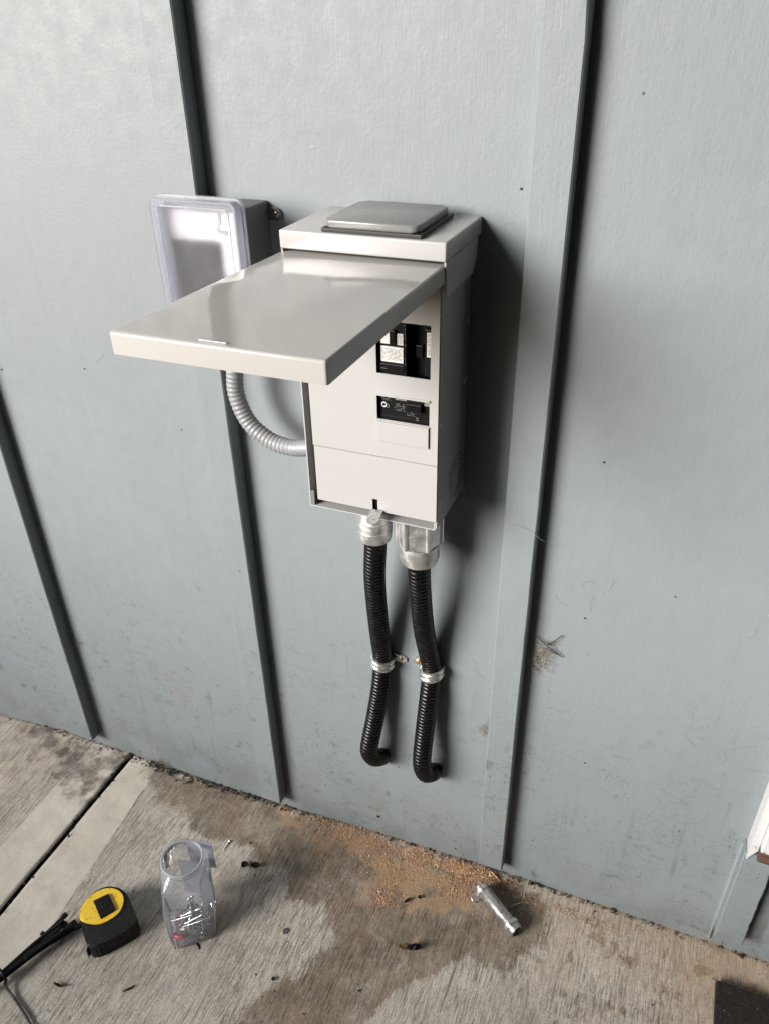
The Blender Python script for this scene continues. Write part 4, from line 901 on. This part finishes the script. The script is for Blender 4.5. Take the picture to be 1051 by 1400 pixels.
scatter('grit', mat('dark_grit', (.05, .04, .032), .9), [bl((-.95, -.006), .12, .004, 5) if False else (-.95, -.006, .12, .004, 5), (-.76, -.008, .07, .006, 12), (-.6, -.006, .08, .004, 9), (-.4, -.004, .2, .003, 7), (0, -.004, .2, .003, 10), (-.5, -.25, .35, .15, 5), (-.87, -.15, .004, .1, 5), (-.15, -.01, .03, .01, 3)], 2600, .0010, 'dark grit and crumbs gathered along the wall foot and joint', 6, .001)

# ------------------------------------------------------------------ cobwebs, hairs and marks on the wall
def strands(name, n, region, m, label, seed, lens=(.008, .035), rad=.00016):
    r = random.Random(seed); bm = bmesh.new()
    for i in range(n):
        x = r.uniform(region[0], region[1]); z = r.uniform(region[2], region[3]); a = r.uniform(0, 6.28); L = r.uniform(*lens); pts = []
        bend = r.gauss(0, 1.6)
        for k in range(7):
            pts.append((x, -.0007 - .0006 * r.random(), z)); a += bend / 7 + r.uniform(-.3, .3); x += math.cos(a) * L / 7; z += math.sin(a) * L / 7
        tube(bm, pts, rad, 4)
    o = link(name, bm, m); tag(o, label, 'cobweb', kind='stuff'); return o
strands('hair_strands', 12, (-1.02, -.88, .10, .30), M['webpale'], 'pale cobweb threads around the leftmost batten', 21, (.02, .06), .00016)
strands('hair_strands', 110, (-1.15, .19, .02, .45), M['web'], 'fine dark hairs and cobweb threads stuck low on the wall', 5, (.004, .020), .00011)
strands('hair_strands', 18, (-.10, .14, .10, .62), M['web'], 'fine dark hairs stuck on the panel at the lower right', 8, (.004, .040), .00009)
strands('hair_strands', 14, (-1.1, .1, .4, .9), M['webpale'], 'pale threads caught across the middle of the wall', 9, (.01, .03), .00013)
def clump(pos, label, n, twigs, seed, sx=.007, sz=.018):
    r = random.Random(seed); e = empty('cobweb_clump', (pos[0], 0, pos[2]), label, 'cobweb clump', 'cobweb clumps on the wall')
    bm = bmesh.new()
    for i in range(n):
        t = r.random(); c = Vector((pos[0] + r.gauss(0, sx) - .012 * (1 - t), -.002 - abs(r.gauss(0, .002)), pos[2] - sz * 2.6 * (1 - t) + r.gauss(0, .004)))
        pts = [c]
        for k in range(4): c = c + Vector((r.gauss(0, .002), r.gauss(0, .0007), r.gauss(0, .0025))); c.y = min(c.y, -.0008); pts.append(c)
        tube(bm, pts, .00022 if seed in (2, 12) else .00013, 3)
    f = link('fluff', bm, M['nest'] if seed in (2, 12) else M['web'], e); f['kind'] = 'stuff'
    for (dx, dz, ex, ez) in twigs:
        bm = bmesh.new(); tube(bm, catmull([(pos[0] + dx, -.003, pos[2] + dz), (pos[0] + (dx + ex) / 2, -.006, pos[2] + (dz + ez) / 2 + .001), (pos[0] + ex, -.003, pos[2] + ez)], .004), .0006, 5); link('twig', bm, M['deadleaf'], e)
clump((-0.1012, 0.0000, 0.5026), 'brownish cobweb clump with crossed twigs right of the third batten', 130, [(-.016, .010, .022, -.016), (-.002, .0, .016, .022), (-.006, .004, .008, .001), (-.004, -.004, .014, -.012)], 2)
clump((-0.1376, 0.0000, 0.9053), 'small cobweb wisp with a twig high on the third batten', 26, [(-.006, .012, .003, -.012)], 4, .003, .004)
clump((-0.1304, -0.0220, 0.9167), 'thin cobweb wisp on the front of the third batten beside the box shadow', 14, [], 6, .002, .003)
clump((-0.9184, -0.0040, 0.2535), 'faint cobweb wisp on the dark side of the leftmost batten', 30, [], 7, .006, .008)
clump((-0.7934, -0.0010, -0.0217), 'dark cobweb clump at the wall foot right of the slab joint', 70, [], 9, .010, .001)
clump((-0.1690, -0.0010, 0.3370), 'dusty cobweb streak beside the lower part of the third batten', 40, [], 12, .004, .012)
# long pale hair across the third batten
bm = bmesh.new(); tube(bm, catmull([(-0.1525, -0.0240, 0.6875), (-0.1341, -0.0245, 0.6830), (-0.1195, -0.0200, 0.6704), (-0.1089, -0.0020, 0.6529)], .003), .00022, 4); tag(link('pale_hair', bm, M['webpale']), 'long pale hair bridging the third batten and the panel', 'hair')
# insect
ii = Vector((-0.3482, -0.0010, 0.0352)); e = empty('insect', (ii.x, 0, ii.z), 'tiny dark insect on the wall above the sawdust', 'insect')
bm = bmesh.new(); lathe(bm, [(0, -.0035), (.0009, -.002), (.0011, 0), (.0008, .002), (0, .003)], (ii.x, -.0016, ii.z), (1, 0, -.4), 8); link('body', bm, M['black'], e, smooth=True)
for s_ in (-1, 1):
    for t_ in (-.0012, .0002, .0016):
        bm = bmesh.new(); tube(bm, [(ii.x + t_, -.0016, ii.z), (ii.x + t_ * 1.6, -.0026, ii.z + s_ * .0022), (ii.x + t_ * 2.2, -.0006, ii.z + s_ * .0042)], .00018, 4); link('leg', bm, M['black'], e)
# flies and dirt specks sitting on the paint
for i, (p, s, lab) in enumerate((((-0.9149, 0.0000, 0.7654), .0018, 'dark speck on the wall at the left edge above the leftmost batten'), ((-0.7612, 0.0000, 0.7874), .0013, 'small dark speck on the wall below the tip of the raised lid'), ((-0.0671, 0.0000, 0.7739), .0014, 'dark speck on the panel right of the breaker enclosure'), ((-0.1787, 0.0000, 1.0465), .0014, 'dark nail dimple on the panel above the enclosure shadow'), ((-0.2165, 0.0000, 0.7039), .0014, 'dark speck in the shadow beside the lower enclosure'), ((-0.0327, 0.0000, 0.3051), .0014, 'dark speck on the panel low right of the third batten'), ((-0.2114, 0.0000, 0.0172), .0015, 'dark speck low on the wall above the sawdust'), ((-0.1569, 0.0000, 0.0030), .0014, 'dark speck at the wall foot beside the third batten'), ((-0.0621, 0.0000, 0.5568), .0016, 'greenish dark fleck above the crossed twigs clump'))):
    bm = bmesh.new(); bmesh.ops.create_icosphere(bm, subdivisions=1, radius=s); bmesh.ops.scale(bm, vec=(1.2, .4, .9), verts=bm.verts); bmesh.ops.translate(bm, vec=(p[0], -.0004, p[2]), verts=bm.verts)
    tag(link('dirt_speck', bm, M['deadleaf']), lab, 'speck', 'dirt specks on the wall')
